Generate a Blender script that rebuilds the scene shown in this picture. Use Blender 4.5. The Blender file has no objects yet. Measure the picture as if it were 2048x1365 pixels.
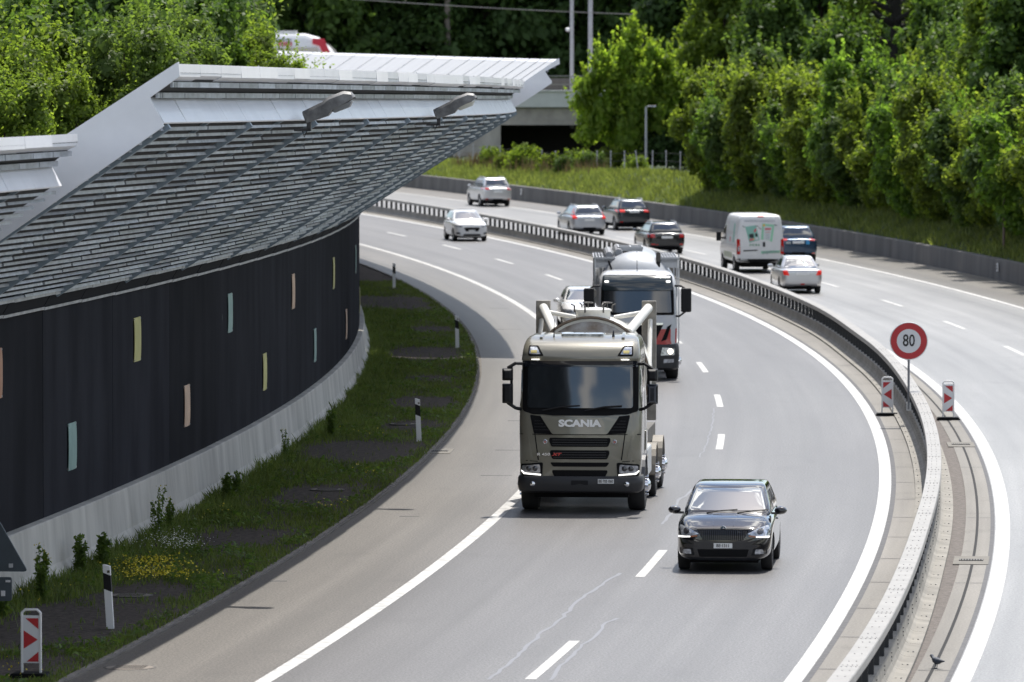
import bpy, bmesh, math, random
import numpy as np
from mathutils import Vector, Matrix
from mathutils.bvhtree import BVHTree
random.seed(7)
PI = math.pi
S = bpy.context.scene
COL = S.collection
# ---------------------------------------------------------------- camera
cam = bpy.data.cameras.new('camera')
cam.sensor_width = 36.0
cam.lens = 210.44
cam.clip_start = 1.0
cam.clip_end = 6000
cam.dof.use_dof = True
cam.dof.focus_distance = 113.0
cam.dof.aperture_fstop = 3.4
camo = bpy.data.objects.new('camera', cam)
COL.objects.link(camo)
camo.location = (0, 0, 8.868)
camo.rotation_euler = (PI / 2 - math.atan((682.5 - 146.2) / 11971.3), 0, 0)
S.camera = camo
# ---------------------------------------------------------------- sky and sun
SUN_EL, SUN_AZ = math.radians(66), math.radians(20)
w = bpy.data.worlds.new('World')
S.world = w
w.use_nodes = True
nt = w.node_tree
nt.nodes.clear()
def wn(t, **k):
    n = nt.nodes.new(t)
    for a, b in k.items():
        setattr(n, a, b)
    return n
sky = wn('ShaderNodeTexSky', sky_type='NISHITA', sun_disc=False, sun_elevation=SUN_EL, sun_rotation=SUN_AZ)
sky.air_density = 1.0
sky.dust_density = 1.2
bg1 = wn('ShaderNodeBackground')
bg1.inputs['Strength'].default_value = 0.15
nt.links.new(sky.outputs[0], bg1.inputs['Color'])
bg2 = wn('ShaderNodeBackground')           # broken cumulus clouds
bg2.inputs['Color'].default_value = (1.0, 0.985, 0.96, 1)
bg2.inputs['Strength'].default_value = 1.1
tc0 = wn('ShaderNodeTexCoord')             # clouds are brighter the nearer they stand to the sun
dt = wn('ShaderNodeVectorMath', operation='DOT_PRODUCT')
dt.inputs[1].default_value = (math.sin(SUN_AZ) * math.cos(SUN_EL), math.cos(SUN_AZ) * math.cos(SUN_EL), math.sin(SUN_EL))
nt.links.new(tc0.outputs['Generated'], dt.inputs[0])
mr_ = wn('ShaderNodeMapRange')
mr_.inputs[1].default_value = 0.75; mr_.inputs[2].default_value = 1.0; mr_.inputs[3].default_value = 0.85; mr_.inputs[4].default_value = 3.6
nt.links.new(dt.outputs['Value'], mr_.inputs[0])
mr2 = wn('ShaderNodeMapRange')             # and sunlit from the front on the side away from it
mr2.inputs[1].default_value = -0.55; mr2.inputs[2].default_value = 0.35; mr2.inputs[3].default_value = 1.7; mr2.inputs[4].default_value = 0.85
nt.links.new(dt.outputs['Value'], mr2.inputs[0])
mxm = wn('ShaderNodeMath', operation='MAXIMUM')
nt.links.new(mr_.outputs[0], mxm.inputs[0]); nt.links.new(mr2.outputs[0], mxm.inputs[1])
nt.links.new(mxm.outputs[0], bg2.inputs['Strength'])
tc = wn('ShaderNodeTexCoord')
mp = wn('ShaderNodeMapping')
mp.inputs['Scale'].default_value = (1, 1, 2.2)
mp.inputs['Location'].default_value = (.37, .2, .1)
nz = wn('ShaderNodeTexNoise')
nz.inputs['Scale'].default_value = 6.5
nz.inputs['Detail'].default_value = 9
nz.inputs['Roughness'].default_value = 0.58
rp = wn('ShaderNodeValToRGB')
rp.color_ramp.elements[0].position = 0.5
rp.color_ramp.elements[1].position = 0.565
mx = wn('ShaderNodeMixShader')
wo = wn('ShaderNodeOutputWorld')
L = nt.links.new
L(tc.outputs['Generated'], mp.inputs[0]); L(mp.outputs[0], nz.inputs['Vector']); L(nz.outputs[0], rp.inputs[0])
L(rp.outputs[0], mx.inputs[0]); L(bg1.outputs[0], mx.inputs[1]); L(bg2.outputs[0], mx.inputs[2]); L(mx.outputs[0], wo.inputs[0])
sl = bpy.data.lights.new('sun', 'SUN')
sl.energy = 4.7
sl.angle = math.radians(0.53)
sl.color = (1.0, 0.95, 0.87)
so = bpy.data.objects.new('sun', sl)
COL.objects.link(so)
sd = Vector((math.sin(SUN_AZ) * math.cos(SUN_EL), math.cos(SUN_AZ) * math.cos(SUN_EL), math.sin(SUN_EL)))
so.rotation_euler = sd.to_track_quat('Z', 'Y').to_euler()
so.location = (60, 120, 150)
S.view_settings.view_transform = 'Standard'
S.view_settings.look = 'None'
S.view_settings.exposure = 0.3
S.view_settings.gamma = 1
S.cycles.max_bounces = 8
S.cycles.transparent_max_bounces = 8

# ---------------------------------------------------------------- road geometry: everything bends round one centre
CX, CY, R = -712.40, 175.693, 721.969
def rz(Y): return 2.593e-5 * max(0.0, Y - 143.57) ** 2
def pos(d, s, z=0.0):
    ph = (s - CY) / R
    y = CY + (R + d) * math.sin(ph)
    return Vector((CX + (R + d) * math.cos(ph), y, z + rz(y)))
def head(s): return (s - CY) / R
def place(o, d, s, z=0.0, oncoming=False, rot=0.0):
    p = pos(d, s, z)
    o.location = p
    g = 2 * 2.593e-5 * max(0, p.y - 143.57)
    o.rotation_euler = (-g if oncoming else g, 0, head(s) + (PI if oncoming else 0) + rot)
def srange(a, b, st):
    n = max(1, int(round((b - a) / st)))
    return [a + (b - a) * i / n for i in range(n + 1)]

# ---------------------------------------------------------------- materials
MATS = {}
def nodes(name):
    m = bpy.data.materials.new(name)
    m.use_nodes = True
    t = m.node_tree
    return m, t, t.nodes['Principled BSDF'], t.links.new
def mat(name, col, rough=0.5, metal=0.0, spec=0.5, coat=0.0, emit=0.0, var=0.0, vscale=3.0, bump=0.0, bscale=20.0, coord='Object', ior=None, vcol=None, vstretch=None):
    if name in MATS:
        return MATS[name]
    m, t, p, L = nodes(name)
    p.inputs['Base Color'].default_value = (*col, 1)
    p.inputs['Roughness'].default_value = rough
    p.inputs['Metallic'].default_value = metal
    p.inputs['Specular IOR Level'].default_value = spec
    p.inputs['Coat Weight'].default_value = coat
    p.inputs['Coat Roughness'].default_value = 0.03
    if ior: p.inputs['IOR'].default_value = ior
    if emit:
        p.inputs['Emission Color'].default_value = (*col, 1)
        p.inputs['Emission Strength'].default_value = emit
    if var or bump:
        tc = t.nodes.new('ShaderNodeTexCoord')
        src = tc.outputs[coord]
        if vstretch:
            mp = t.nodes.new('ShaderNodeMapping'); mp.inputs['Scale'].default_value = vstretch
            L(src, mp.inputs[0]); src = mp.outputs[0]
    if var:
        n = t.nodes.new('ShaderNodeTexNoise'); n.inputs['Scale'].default_value = vscale
        n.inputs['Detail'].default_value = 7; n.inputs['Roughness'].default_value = 0.62
        L(src, n.inputs['Vector'])
        r = t.nodes.new('ShaderNodeValToRGB')
        c2 = vcol if vcol else tuple(c * (1 - var) for c in col)
        c1 = tuple(min(1, c * (1 + var * .6)) for c in col) if not vcol else col
        r.color_ramp.elements[0].color = (*c2, 1); r.color_ramp.elements[0].position = 0.33
        r.color_ramp.elements[1].color = (*c1, 1); r.color_ramp.elements[1].position = 0.66
        L(n.outputs[0], r.inputs[0]); L(r.outputs[0], p.inputs['Base Color'])
    if bump:
        b = t.nodes.new('ShaderNodeBump'); b.inputs['Strength'].default_value = bump; b.inputs['Distance'].default_value = 0.02
        n2 = t.nodes.new('ShaderNodeTexNoise'); n2.inputs['Scale'].default_value = bscale; n2.inputs['Detail'].default_value = 5
        L(src, n2.inputs['Vector']); L(n2.outputs[0], b.inputs['Height']); L(b.outputs[0], p.inputs['Normal'])
    MATS[name] = m
    return m

def asphalt(name, c1, c2, rough=0.6, track=True, grain=0.6, spec=.8):
    """road surface in metres (uv = offset across, distance along): aggregate grain, blotches, lane-long streaks"""
    m, t, p, L = nodes(name)
    uv = t.nodes.new('ShaderNodeUVMap'); uv.uv_map = 'UVMap'
    def noise(scale, detail, stretch, rgh=.6):
        mp = t.nodes.new('ShaderNodeMapping'); mp.inputs['Scale'].default_value = stretch
        L(uv.outputs[0], mp.inputs[0])
        n = t.nodes.new('ShaderNodeTexNoise'); n.inputs['Scale'].default_value = scale; n.inputs['Detail'].default_value = detail
        n.inputs['Roughness'].default_value = rgh
        L(mp.outputs[0], n.inputs['Vector'])
        return n.outputs[0]
    def mixc(f, a, b, mode='MIX'):
        x = t.nodes.new('ShaderNodeMixRGB'); x.blend_type = mode
        for s_, v in ((0, f), (1, a), (2, b)):
            if isinstance(v, (int, float)): x.inputs[s_].default_value = v
            elif isinstance(v, tuple): x.inputs[s_].default_value = (*v, 1)
            else: L(v, x.inputs[s_])
        return x.outputs[0]
    def ramp(src, a, b, lo=0.0, hi=1.0):
        r = t.nodes.new('ShaderNodeMapRange'); r.inputs[1].default_value = a; r.inputs[2].default_value = b
        r.inputs[3].default_value = lo; r.inputs[4].default_value = hi
        L(src, r.inputs[0]); return r.outputs[0]
    base = mixc(ramp(noise(0.35, 4, (1, .12, 1)), .35, .65), c1, c2)
    st = ramp(noise(1.3, 3, (1, .02, 1)), .3, .7, .8, 1.13)
    base = mixc(1.0, base, st, 'MULTIPLY')
    lt = ramp(noise(1.6, 2, (1, .004, 1)), .35, .65, .84, 1.08)
    base = mixc(1.0, base, lt, 'MULTIPLY')
    bl = ramp(noise(.8, 5, (1, .5, 1)), .28, .42, .8, 1.0)
    base = mixc(1.0, base, bl, 'MULTIPLY')
    gr = ramp(noise(26, 3, (1, .5, 1), .75), .38, .62, 1 - grain, 1 + grain)
    base = mixc(1.0, base, gr, 'MULTIPLY')
    L(base, p.inputs['Base Color'])
    p.inputs['Roughness'].default_value = rough; p.inputs['Specular IOR Level'].default_value = spec; p.inputs['IOR'].default_value = 1.6
    b = t.nodes.new('ShaderNodeBump'); b.inputs['Strength'].default_value = .35; b.inputs['Distance'].default_value = .006
    L(noise(45, 2, (1, .6, 1)), b.inputs['Height']); L(b.outputs[0], p.inputs['Normal'])
    MATS[name] = m
    return m

def leafmat(name, c1, c2, trans=0.45, spec=0.1):
    """leaves: two greens picked per leaf, light passes through"""
    m = bpy.data.materials.new(name); m.use_nodes = True
    t = m.node_tree; t.nodes.clear(); L = t.links.new
    g = t.nodes.new('ShaderNodeNewGeometry')
    r = t.nodes.new('ShaderNodeValToRGB')
    r.color_ramp.elements[0].color = (*c1, 1); r.color_ramp.elements[1].color = (*c2, 1)
    L(g.outputs['Random Per Island'], r.inputs[0])
    tc = t.nodes.new('ShaderNodeTexCoord')
    n = t.nodes.new('ShaderNodeTexNoise'); n.inputs['Scale'].default_value = .9; n.inputs['Detail'].default_value = 3
    L(tc.outputs['Object'], n.inputs['Vector'])
    mr = t.nodes.new('ShaderNodeMapRange'); mr.inputs[1].default_value = .3; mr.inputs[2].default_value = .7
    mr.inputs[3].default_value = .72; mr.inputs[4].default_value = 1.28
    L(n.outputs[0], mr.inputs[0])
    mu = t.nodes.new('ShaderNodeMixRGB'); mu.blend_type = 'MULTIPLY'; mu.inputs[0].default_value = 1
    L(r.outputs[0], mu.inputs[1]); L(mr.outputs[0], mu.inputs[2])
    p = t.nodes.new('ShaderNodeBsdfPrincipled'); p.inputs['Roughness'].default_value = .45
    p.inputs['Specular IOR Level'].default_value = spec
    L(mu.outputs[0], p.inputs['Base Color'])
    tr = t.nodes.new('ShaderNodeBsdfTranslucent')
    hs = t.nodes.new('ShaderNodeMixRGB'); hs.blend_type = 'MULTIPLY'; hs.inputs[0].default_value = 1; hs.inputs[2].default_value = (3.25, 3.3, 1.35, 1)
    L(mu.outputs[0], hs.inputs[1]); L(hs.outputs[0], tr.inputs['Color'])
    mx = t.nodes.new('ShaderNodeMixShader'); mx.inputs[0].default_value = trans
    L(p.outputs[0], mx.inputs[1]); L(tr.outputs[0], mx.inputs[2])
    o = t.nodes.new('ShaderNodeOutputMaterial'); L(mx.outputs[0], o.inputs[0])
    MATS[name] = m
    return m

# ---------------------------------------------------------------- mesh building
class MB:
    def __init__(s): s.V = []; s.F = []; s.M = []
    def add(s, vs, fs, mi=0):
        b = len(s.V); s.V += [tuple(v) for v in vs]; s.F += [tuple(b + i for i in f) for f in fs]; s.M += [mi] * len(fs)
    def hexa(s, p, mi=0):  # 8 points: bottom 4 ccw, top 4 ccw
        s.add(p, [(3, 2, 1, 0), (4, 5, 6, 7), (0, 1, 5, 4), (1, 2, 6, 5), (2, 3, 7, 6), (3, 0, 4, 7)], mi)
    def box(s, x0, x1, y0, y1, z0, z1, mi=0, M=None):
        p = [Vector(v) for v in ((x0, y0, z0), (x1, y0, z0), (x1, y1, z0), (x0, y1, z0), (x0, y0, z1), (x1, y0, z1), (x1, y1, z1), (x0, y1, z1))]
        if M is not None: p = [M @ v for v in p]
        s.hexa(p, mi)
    def rings(s, rs, cap=True, mi=0, closed=True):
        n = len(rs[0]); vs = [v for r in rs for v in r]; fs = []
        m = n if closed else n - 1
        for i in range(len(rs) - 1):
            for j in range(m):
                a = i * n + j; b = i * n + (j + 1) % n
                fs.append((a, b, b + n, a + n))
        if cap and closed:
            fs.append(tuple(range(n - 1, -1, -1))); o = (len(rs) - 1) * n; fs.append(tuple(range(o, o + n)))
        s.add(vs, fs, mi)
    def tube(s, pts, r, n=8, mi=0, cap=True):
        pts = [Vector(p) for p in pts]
        rr = r if isinstance(r, (list, tuple)) else [r] * len(pts)
        rs = []
        up = None
        for i, p in enumerate(pts):
            d = (pts[min(i + 1, len(pts) - 1)] - pts[max(i - 1, 0)]).normalized()
            if up is None:
                up = d.orthogonal().normalized()
            else:
                up = (up - d * up.dot(d)).normalized()
            b = d.cross(up)
            rs.append([p + up * math.cos(2 * PI * k / n) * rr[i] + b * math.sin(2 * PI * k / n) * rr[i] for k in range(n)])
        s.rings(rs, cap, mi)
    def lathe(s, prof, axis='X', c=(0, 0, 0), n=24, mi=0):  # prof: (along, radius)
        rs = []
        for a, r in prof:
            ring = []
            for k in range(n):
                t = 2 * PI * k / n
                u, v = r * math.cos(t), r * math.sin(t)
                q = {'X': (a, u, v), 'Y': (v, a, u), 'Z': (u, v, a)}[axis]
                ring.append(Vector(q) + Vector(c))
            rs.append(ring)
        s.rings(rs, True, mi)
    def extrude(s, poly, fn, a, b, mi=0):  # poly 2d, fn(u,v,t)->point, from t=a to t=b
        n = len(poly)
        vs = [fn(u, v, a) for u, v in poly] + [fn(u, v, b) for u, v in poly]
        fs = [tuple(range(n - 1, -1, -1)), tuple(range(n, 2 * n))] + [(i, (i + 1) % n, n + (i + 1) % n, n + i) for i in range(n)]
        s.add(vs, fs, mi)
    def mesh(s, name, mats, smooth=None):
        me = bpy.data.meshes.new(name)
        me.from_pydata(s.V, [], s.F)
        for m in (mats if isinstance(mats, (list, tuple)) else [mats]): me.materials.append(m)
        me.polygons.foreach_set('material_index', s.M)
        bm = bmesh.new(); bm.from_mesh(me); bmesh.ops.recalc_face_normals(bm, faces=bm.faces); bm.to_mesh(me); bm.free()
        shade(me, smooth)
        return me
    def build(s, name, mats, parent=None, smooth=None, bevel=0, bseg=2):
        o = link(name, s.mesh(name, mats, smooth), parent)
        if bevel:
            b = o.modifiers.new('bevel', 'BEVEL'); b.width = bevel; b.segments = bseg; b.limit_method = 'ANGLE'; b.angle_limit = math.radians(40)
        return o
def shade(me, ang):
    if ang:
        me.shade_smooth()
        me.set_sharp_from_angle(angle=math.radians(ang))
def link(name, me, parent=None):
    o = bpy.data.objects.new(name, me); COL.objects.link(o)
    if parent: o.parent = parent
    return o
def tag(o, label=None, cat=None, group=None, kind=None):
    for k, v in (('label', label), ('category', cat), ('group', group), ('kind', kind)):
        if v: o[k] = v
    return o
def thing(name, label, cat, group=None):
    return tag(link(name, None), label, cat, group)
def copy_tree(o, parent=None):
    c = o.copy(); COL.objects.link(c); c.parent = parent
    for ch in list(o.children): copy_tree(ch, c)
    return c
def text_geo(txt, size, font_scale=(1, 1), depth=0.003, shear=0.0, bold=0.0):
    cu = bpy.data.curves.new('t', 'FONT'); cu.body = txt; cu.size = size; cu.align_x = 'CENTER'; cu.align_y = 'CENTER'
    cu.extrude = depth; cu.shear = shear; cu.offset = bold; cu.resolution_u = 3
    o = bpy.data.objects.new('t', cu); COL.objects.link(o)
    bpy.context.view_layer.update()
    dg = bpy.context.evaluated_depsgraph_get()
    me = bpy.data.meshes.new_from_object(o.evaluated_get(dg))
    vs = [(v.co.x * font_scale[0], v.co.y * font_scale[1], v.co.z) for v in me.vertices]
    fs = [tuple(p.vertices) for p in me.polygons]
    COL.objects.unlink(o); bpy.data.objects.remove(o); bpy.data.curves.remove(cu); bpy.data.meshes.remove(me)
    return vs, fs
def text(mb, txt, size, o, right, up, mi=0, **k):
    vs, fs = text_geo(txt, size, **k)
    o, right, up = Vector(o), Vector(right), Vector(up); n = right.cross(up)
    mb.add([o + right * x + up * y + n * z for x, y, z in vs], fs, mi)
def rpoly(pts, r, n=4):
    """round the corners of a 2d polygon"""
    out = []
    m = len(pts)
    for i in range(m):
        p0, p, p1 = Vector(pts[i - 1]), Vector(pts[i]), Vector(pts[(i + 1) % m])
        a, b = (p0 - p), (p1 - p)
        rr = min(r, a.length * .45, b.length * .45)
        a = p + a.normalized() * rr; b = p + b.normalized() * rr
        for k in range(n + 1):
            t = k / n
            out.append(tuple((1 - t) ** 2 * a + 2 * t * (1 - t) * p + t * t * b))
    return out
AX = {'front': (lambda u, v: Vector((u, 20, v)), Vector((0, -1, 0))), 'rear': (lambda u, v: Vector((u, -20, v)), Vector((0, 1, 0))),
      'right': (lambda u, v: Vector((20, u, v)), Vector((-1, 0, 0))), 'left': (lambda u, v: Vector((-20, u, v)), Vector((1, 0, 0))),
      'top': (lambda u, v: Vector((u, v, 20)), Vector((0, 0, -1)))}
def patch(bvh, poly, axis, mb, off=0.006, sub=3, mi=0, skirt=0.02):
    """a panel that follows the surface behind it, standing a little proud of it"""
    f, d = AX[axis]
    bm = bmesh.new()
    fc = bm.faces.new([bm.verts.new((u, v, 0)) for u, v in poly])
    bmesh.ops.triangulate(bm, faces=[fc])
    if sub: bmesh.ops.subdivide_edges(bm, edges=bm.edges[:], cuts=sub, use_grid_fill=True)
    for v in bm.verts:
        o = f(v.co.x, v.co.y)
        h, nn, _, _ = bvh.ray_cast(o, d)
        if h is None:
            h, nn, _, _ = bvh.find_nearest(o + d * 18.5)
        if nn.dot(d) > 0: nn = -nn
        v.co = h + (nn * .6 - d * .4) * off
    if skirt:
        be = [e for e in bm.edges if e.is_boundary]
        r = bmesh.ops.extrude_edge_only(bm, edges=be)
        for v in r['geom']:
            if isinstance(v, bmesh.types.BMVert): v.co += d * skirt
    bm.verts.index_update()
    mb.add([v.co.copy() for v in bm.verts], [tuple(v.index for v in q.verts) for q in bm.faces], mi)
    bm.free()
def smooth_mesh(mb, level, name='tmp'):
    me = mb.mesh(name, [])
    o = link(name, me); m = o.modifiers.new('s', 'SUBSURF'); m.levels = level; m.render_levels = level
    return o
def evaluated(o):
    bpy.context.view_layer.update()
    return bpy.data.meshes.new_from_object(o.evaluated_get(bpy.context.evaluated_depsgraph_get()))
def drop(*os):
    for o in os:
        me = o.data; bpy.data.objects.remove(o); bpy.data.meshes.remove(me)
def mesh_into(mb, me, mi=0):
    mb.add([v.co.copy() for v in me.vertices], [tuple(p.vertices) for p in me.polygons], mi)
def bvh_of(mb): return BVHTree.FromPolygons([Vector(v) for v in mb.V], mb.F)

# ================================================================ SETTING
M_lane = asphalt('asphalt_lane', (.075, .072, .074), (.1, .097, .098), .5)
M_lane2 = asphalt('asphalt_far_lane', (.17, .168, .167), (.22, .217, .214), .45, grain=.35)
M_shoulder = asphalt('asphalt_shoulder', (.1, .09, .079), (.132, .12, .107), .45)
M_median = asphalt('concrete_gutter', (.17, .16, .143), (.22, .207, .187), .75, grain=.15, spec=.4)
M_seam = mat('bitumen', (.09, .09, .095), .8, var=.3, vscale=6)
M_paint = mat('road_paint', (.47, .47, .465), .65, var=.3, vscale=3.5, bump=.15, bscale=60)
M_conc = mat('concrete', (.4, .385, .36), .85, var=.22, vscale=.9, bump=.2, bscale=8, vstretch=(1, 1, .35))
M_concd = mat('concrete_dark', (.13, .126, .122), .9, var=.3, vscale=.8, bump=.2, bscale=7, vstretch=(1, 1, .2))
M_conclight = mat('concrete_fascia', (.6, .62, .6), .85, var=.12, vscale=.4)
M_steel = mat('galvanised_steel', (.55, .56, .57), .45, metal=.5, var=.12, vscale=4)
M_gal = mat('galvanised_pale', (.62, .62, .6), .5, metal=.15, var=.12, vscale=3)
M_black = mat('black_rubber', (.007, .007, .008), .75, spec=.15)
M_dark = mat('dark_hole', (.01, .01, .011), .9)
M_gravel = mat('dark_gravel', (.085, .072, .064), .95, var=.6, vscale=9, bump=.8, bscale=40, spec=.15)
M_soil = mat('soil_grass_floor', (.02, .034, .012), .95, var=.45, vscale=2)
M_bank = mat('bank_grass', (.032, .058, .014), .9, var=.45, vscale=.8, bump=.5, bscale=6)
M_path = mat('gravel_path', (.36, .32, .28), .95, var=.15, vscale=2)

def uvsheet(name, fn, us, vs, m, kind='structure', zf=None):
    """sheet over offsets us and distances vs; uv in metres"""
    me = bpy.data.meshes.new(name)
    V = [fn(u, v) for v in vs for u in us]; n = len(us)
    F = [(i * n + j, i * n + j + 1, (i + 1) * n + j + 1, (i + 1) * n + j) for i in range(len(vs) - 1) for j in range(n - 1)]
    me.from_pydata(V, [], F)
    uv = me.uv_layers.new(name='UVMap')
    q = [(u, v) for v in vs for u in us]
    for l in me.loops: uv.data[l.index].uv = q[l.vertex_index]
    me.materials.append(m)
    for p in me.polygons: p.use_smooth = True
    o = link(name, me)
    if kind: o['kind'] = kind
    return o
def strip(name, d0, d1, s0, s1, z, m, kind='structure', st=2.0):
    return uvsheet(name, lambda u, v: pos(u, v, z), [d0, d1], srange(s0, s1, st), m, kind)
SA, SB = 55.0, 470.0
strip('shoulder', -10.55, -7.66, SA, SB, 0, M_shoulder)
strip('road', -7.66, .19, SA, SB, 0, M_lane)
strip('median_gutter', .19, 1.42, SA, SB, 0, M_median)
strip('median_gravel', 1.42, 1.70, SA, SB, -.01, mat('median_gravel', (.13, .115, .105), .95, var=.4, vscale=9, bump=.5, bscale=40))
strip('drain_slab', 1.70, 2.22, SA, SB, 0, M_median)
strip('opposite_road', 2.22, 10.9, SA, SB, 0, M_lane2)
strip('opposite_shoulder', 10.9, 14.15, SA, SB, 0, M_shoulder)
strip('asphalt_seam', .14, .235, SA, 300, .003, M_seam)
strip('asphalt_seam', 2.19, 2.27, SA, 300, .003, M_seam)
strip('slot_drain', 1.905, 1.955, SA, 300, .004, M_dark)
mb = MB()
for k in range(46):          # slab joints in the gutter
    s0 = 58 + k * 5.1
    for a, b in ((.24, .66), (1.97, 2.19), (1.71, 1.9)):
        if k % 3 == 0 or a < 1:
            mb.add([pos(a, s0, .004), pos(b, s0, .004), pos(b, s0 + .05, .004), pos(a, s0 + .05, .004)], [(0, 1, 2, 3)])
o = mb.build('slab_joints', M_seam); o['kind'] = 'structure'
# markings
def marking(name, d, wd, s0, s1):
    o = strip(name, d - wd / 2, d + wd / 2, s0, s1, .004, M_paint, 'structure'); return o
marking('edge_line', 0, .26, SA, SB)
marking('edge_line', -7.66, .24, SA, SB)
marking('edge_line', 2.43, .28, SA, SB)
marking('edge_line', 10.78, .22, SA, SB)
for k in range(22):
    marking('lane_dash', -3.84, .17, 68.6 + 18 * k, 74.6 + 18 * k)
    marking('lane_dash', 6.53, .17, 60.6 + 18 * k, 66.6 + 18 * k)
def ribbon(name, pts, wd, m, z=.003):
    rnd = random.Random(len(pts)); mb = MB(); q = []
    for (d0, s0), (d1, s1) in zip(pts, pts[1:]):
        n = max(2, int(abs(s1 - s0) / .5))
        q += [(d0 + (d1 - d0) * i / n + rnd.uniform(-.035, .035), s0 + (s1 - s0) * i / n) for i in range(n)]
    q.append(pts[-1]); vs = []
    for d, s in q:
        ww = wd * rnd.uniform(.7, 1.25)
        vs += [pos(d - ww / 2, s, z), pos(d + ww / 2, s, z)]
    mb.add(vs, [(2 * i, 2 * i + 1, 2 * i + 3, 2 * i + 2) for i in range(len(q) - 1)])
    o = mb.build(name, m); o['kind'] = 'structure'; return o
M_seal = mat('crack_seal', (.19, .195, .215), .5)
ribbon('crack_seal', [(-4.43, 86.5), (-4.42, 89.5), (-4.5, 94.0), (-4.45, 96.2), (-4.48, 100.4), (-4.36, 102.9), (-4.25, 105.4)], .06, M_seal)
ribbon('crack_seal', [(-3.55, 86.5), (-3.62, 89.2), (-3.65, 92.0), (-3.59, 93.7), (-3.66, 95.8), (-3.54, 96.6)], .055, M_seal)
ribbon('crack_seal', [(-4.23, 117), (-4.21, 120.3), (-4.23, 123.8), (-4.1, 127)], .06, M_seal)
ribbon('crack_seal', [(-4.01, 158.0), (-4.16, 144.4), (-4.24, 137.7)], .03, M_seal)
# thin cross cracks on the shoulder
for d0, d1, s0 in ((-9.3, -8.5, 152), (-8.9, -8.2, 131), (-9.6, -9.2, 118.6), (-9.5, -8.7, 205), (-8.9, -8.2, 222), (-9.2, -8.4, 187), (-10.2, -9.9, 103), (-9.1, -8.5, 140)):
    mb = MB(); mb.add([pos(d0, s0, .003), pos(d1, s0 + .05, .003), pos(d1, s0 + .14, .003), pos(d0, s0 + .2, .003)], [(0, 1, 2, 3)])
    o = mb.build('road_crack', M_seam); o['kind'] = 'structure'
# verge and its kerb
uvsheet('verge', lambda u, v: pos(u, v, -.01 + .03 * math.sin(u * 3) * math.sin(v * .7) * (1 if -13.6 < u < -10.9 else 0)), [-13.97, -13.2, -12.4, -11.6, -11, -10.62], srange(SA, 330, 1.0), M_gravel)
mb = MB()
for s0 in srange(SA, 330, 1.5)[:-1]:
    a, b = s0 + .01, s0 + 1.49
    mb.hexa([pos(-10.63, a, -.05), pos(-10.55, a, -.05), pos(-10.55, b, -.05), pos(-10.63, b, -.05), pos(-10.625, a, .03), pos(-10.56, a, .025), pos(-10.56, b, .025), pos(-10.625, b, .03)])
o = mb.build('kerb', mat('kerb_dark', (.17, .155, .14), .9, var=.4, vscale=2)); o['kind'] = 'structure'
strip('kerb_dirt', -10.54, -10.47, SA, 330, .003, mat('kerb_dirt', (.14, .128, .113), .95, var=.5, vscale=2.5))
# ground everywhere, banks, hillside
g = MB(); g.add([(-1500, -300, -.6), (1500, -300, -.6), (1500, 3000, -.6), (-1500, 3000, -.6)], [(0, 1, 2, 3)])
o = g.build('ground', M_soil); o['kind'] = 'structure'
def bankz(u, v):
    r = random.Random(int(u * 31) * 7919 + int(v * 13)).uniform(-.12, .12)
    k = 1 - .5 * min(1, max(0, (v - 340) / 25))
    j = 1 - min(1, max(0, (v - 325) / 20))
    return .8 + (gz(min(u, 21)) - .8) * k + (gz(u) - gz(min(u, 21))) * j + (r if u > 14.6 and not 17.9 < u < 21.5 else 0)
def gz(u):
    if u < 17: return .8 + .47 * (u - 14.35)
    return 2.05 + max(0, .13 * (u - 21))
uvsheet('grass_bank', lambda u, v: pos(u, v, bankz(u, v)), [14.36, 15, 15.6, 16.3, 17, 17.8, 19, 21, 24, 28, 34, 42, 55, 75, 110], srange(130, 440, 1.6), M_bank)
uvsheet('hillside', lambda u, v: pos(u, v, 3.9 + .10 * (-15 - u)), [-120, -80, -50, -35, -25, -18, -15.2], srange(40, 440, 8), M_soil)
uvsheet('forest_floor', lambda u, v: Vector((u, v, 2.6 + .05 * (v - 425))), [-160, -80, -30, 0, 40, 90, 180], [425, 470, 520, 600, 800], M_soil)
uvsheet('path', lambda u, v: pos(u, v, bankz(19, v) + .03), [18.6, 20.4], srange(322, 400, 1.5), M_path)

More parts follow.
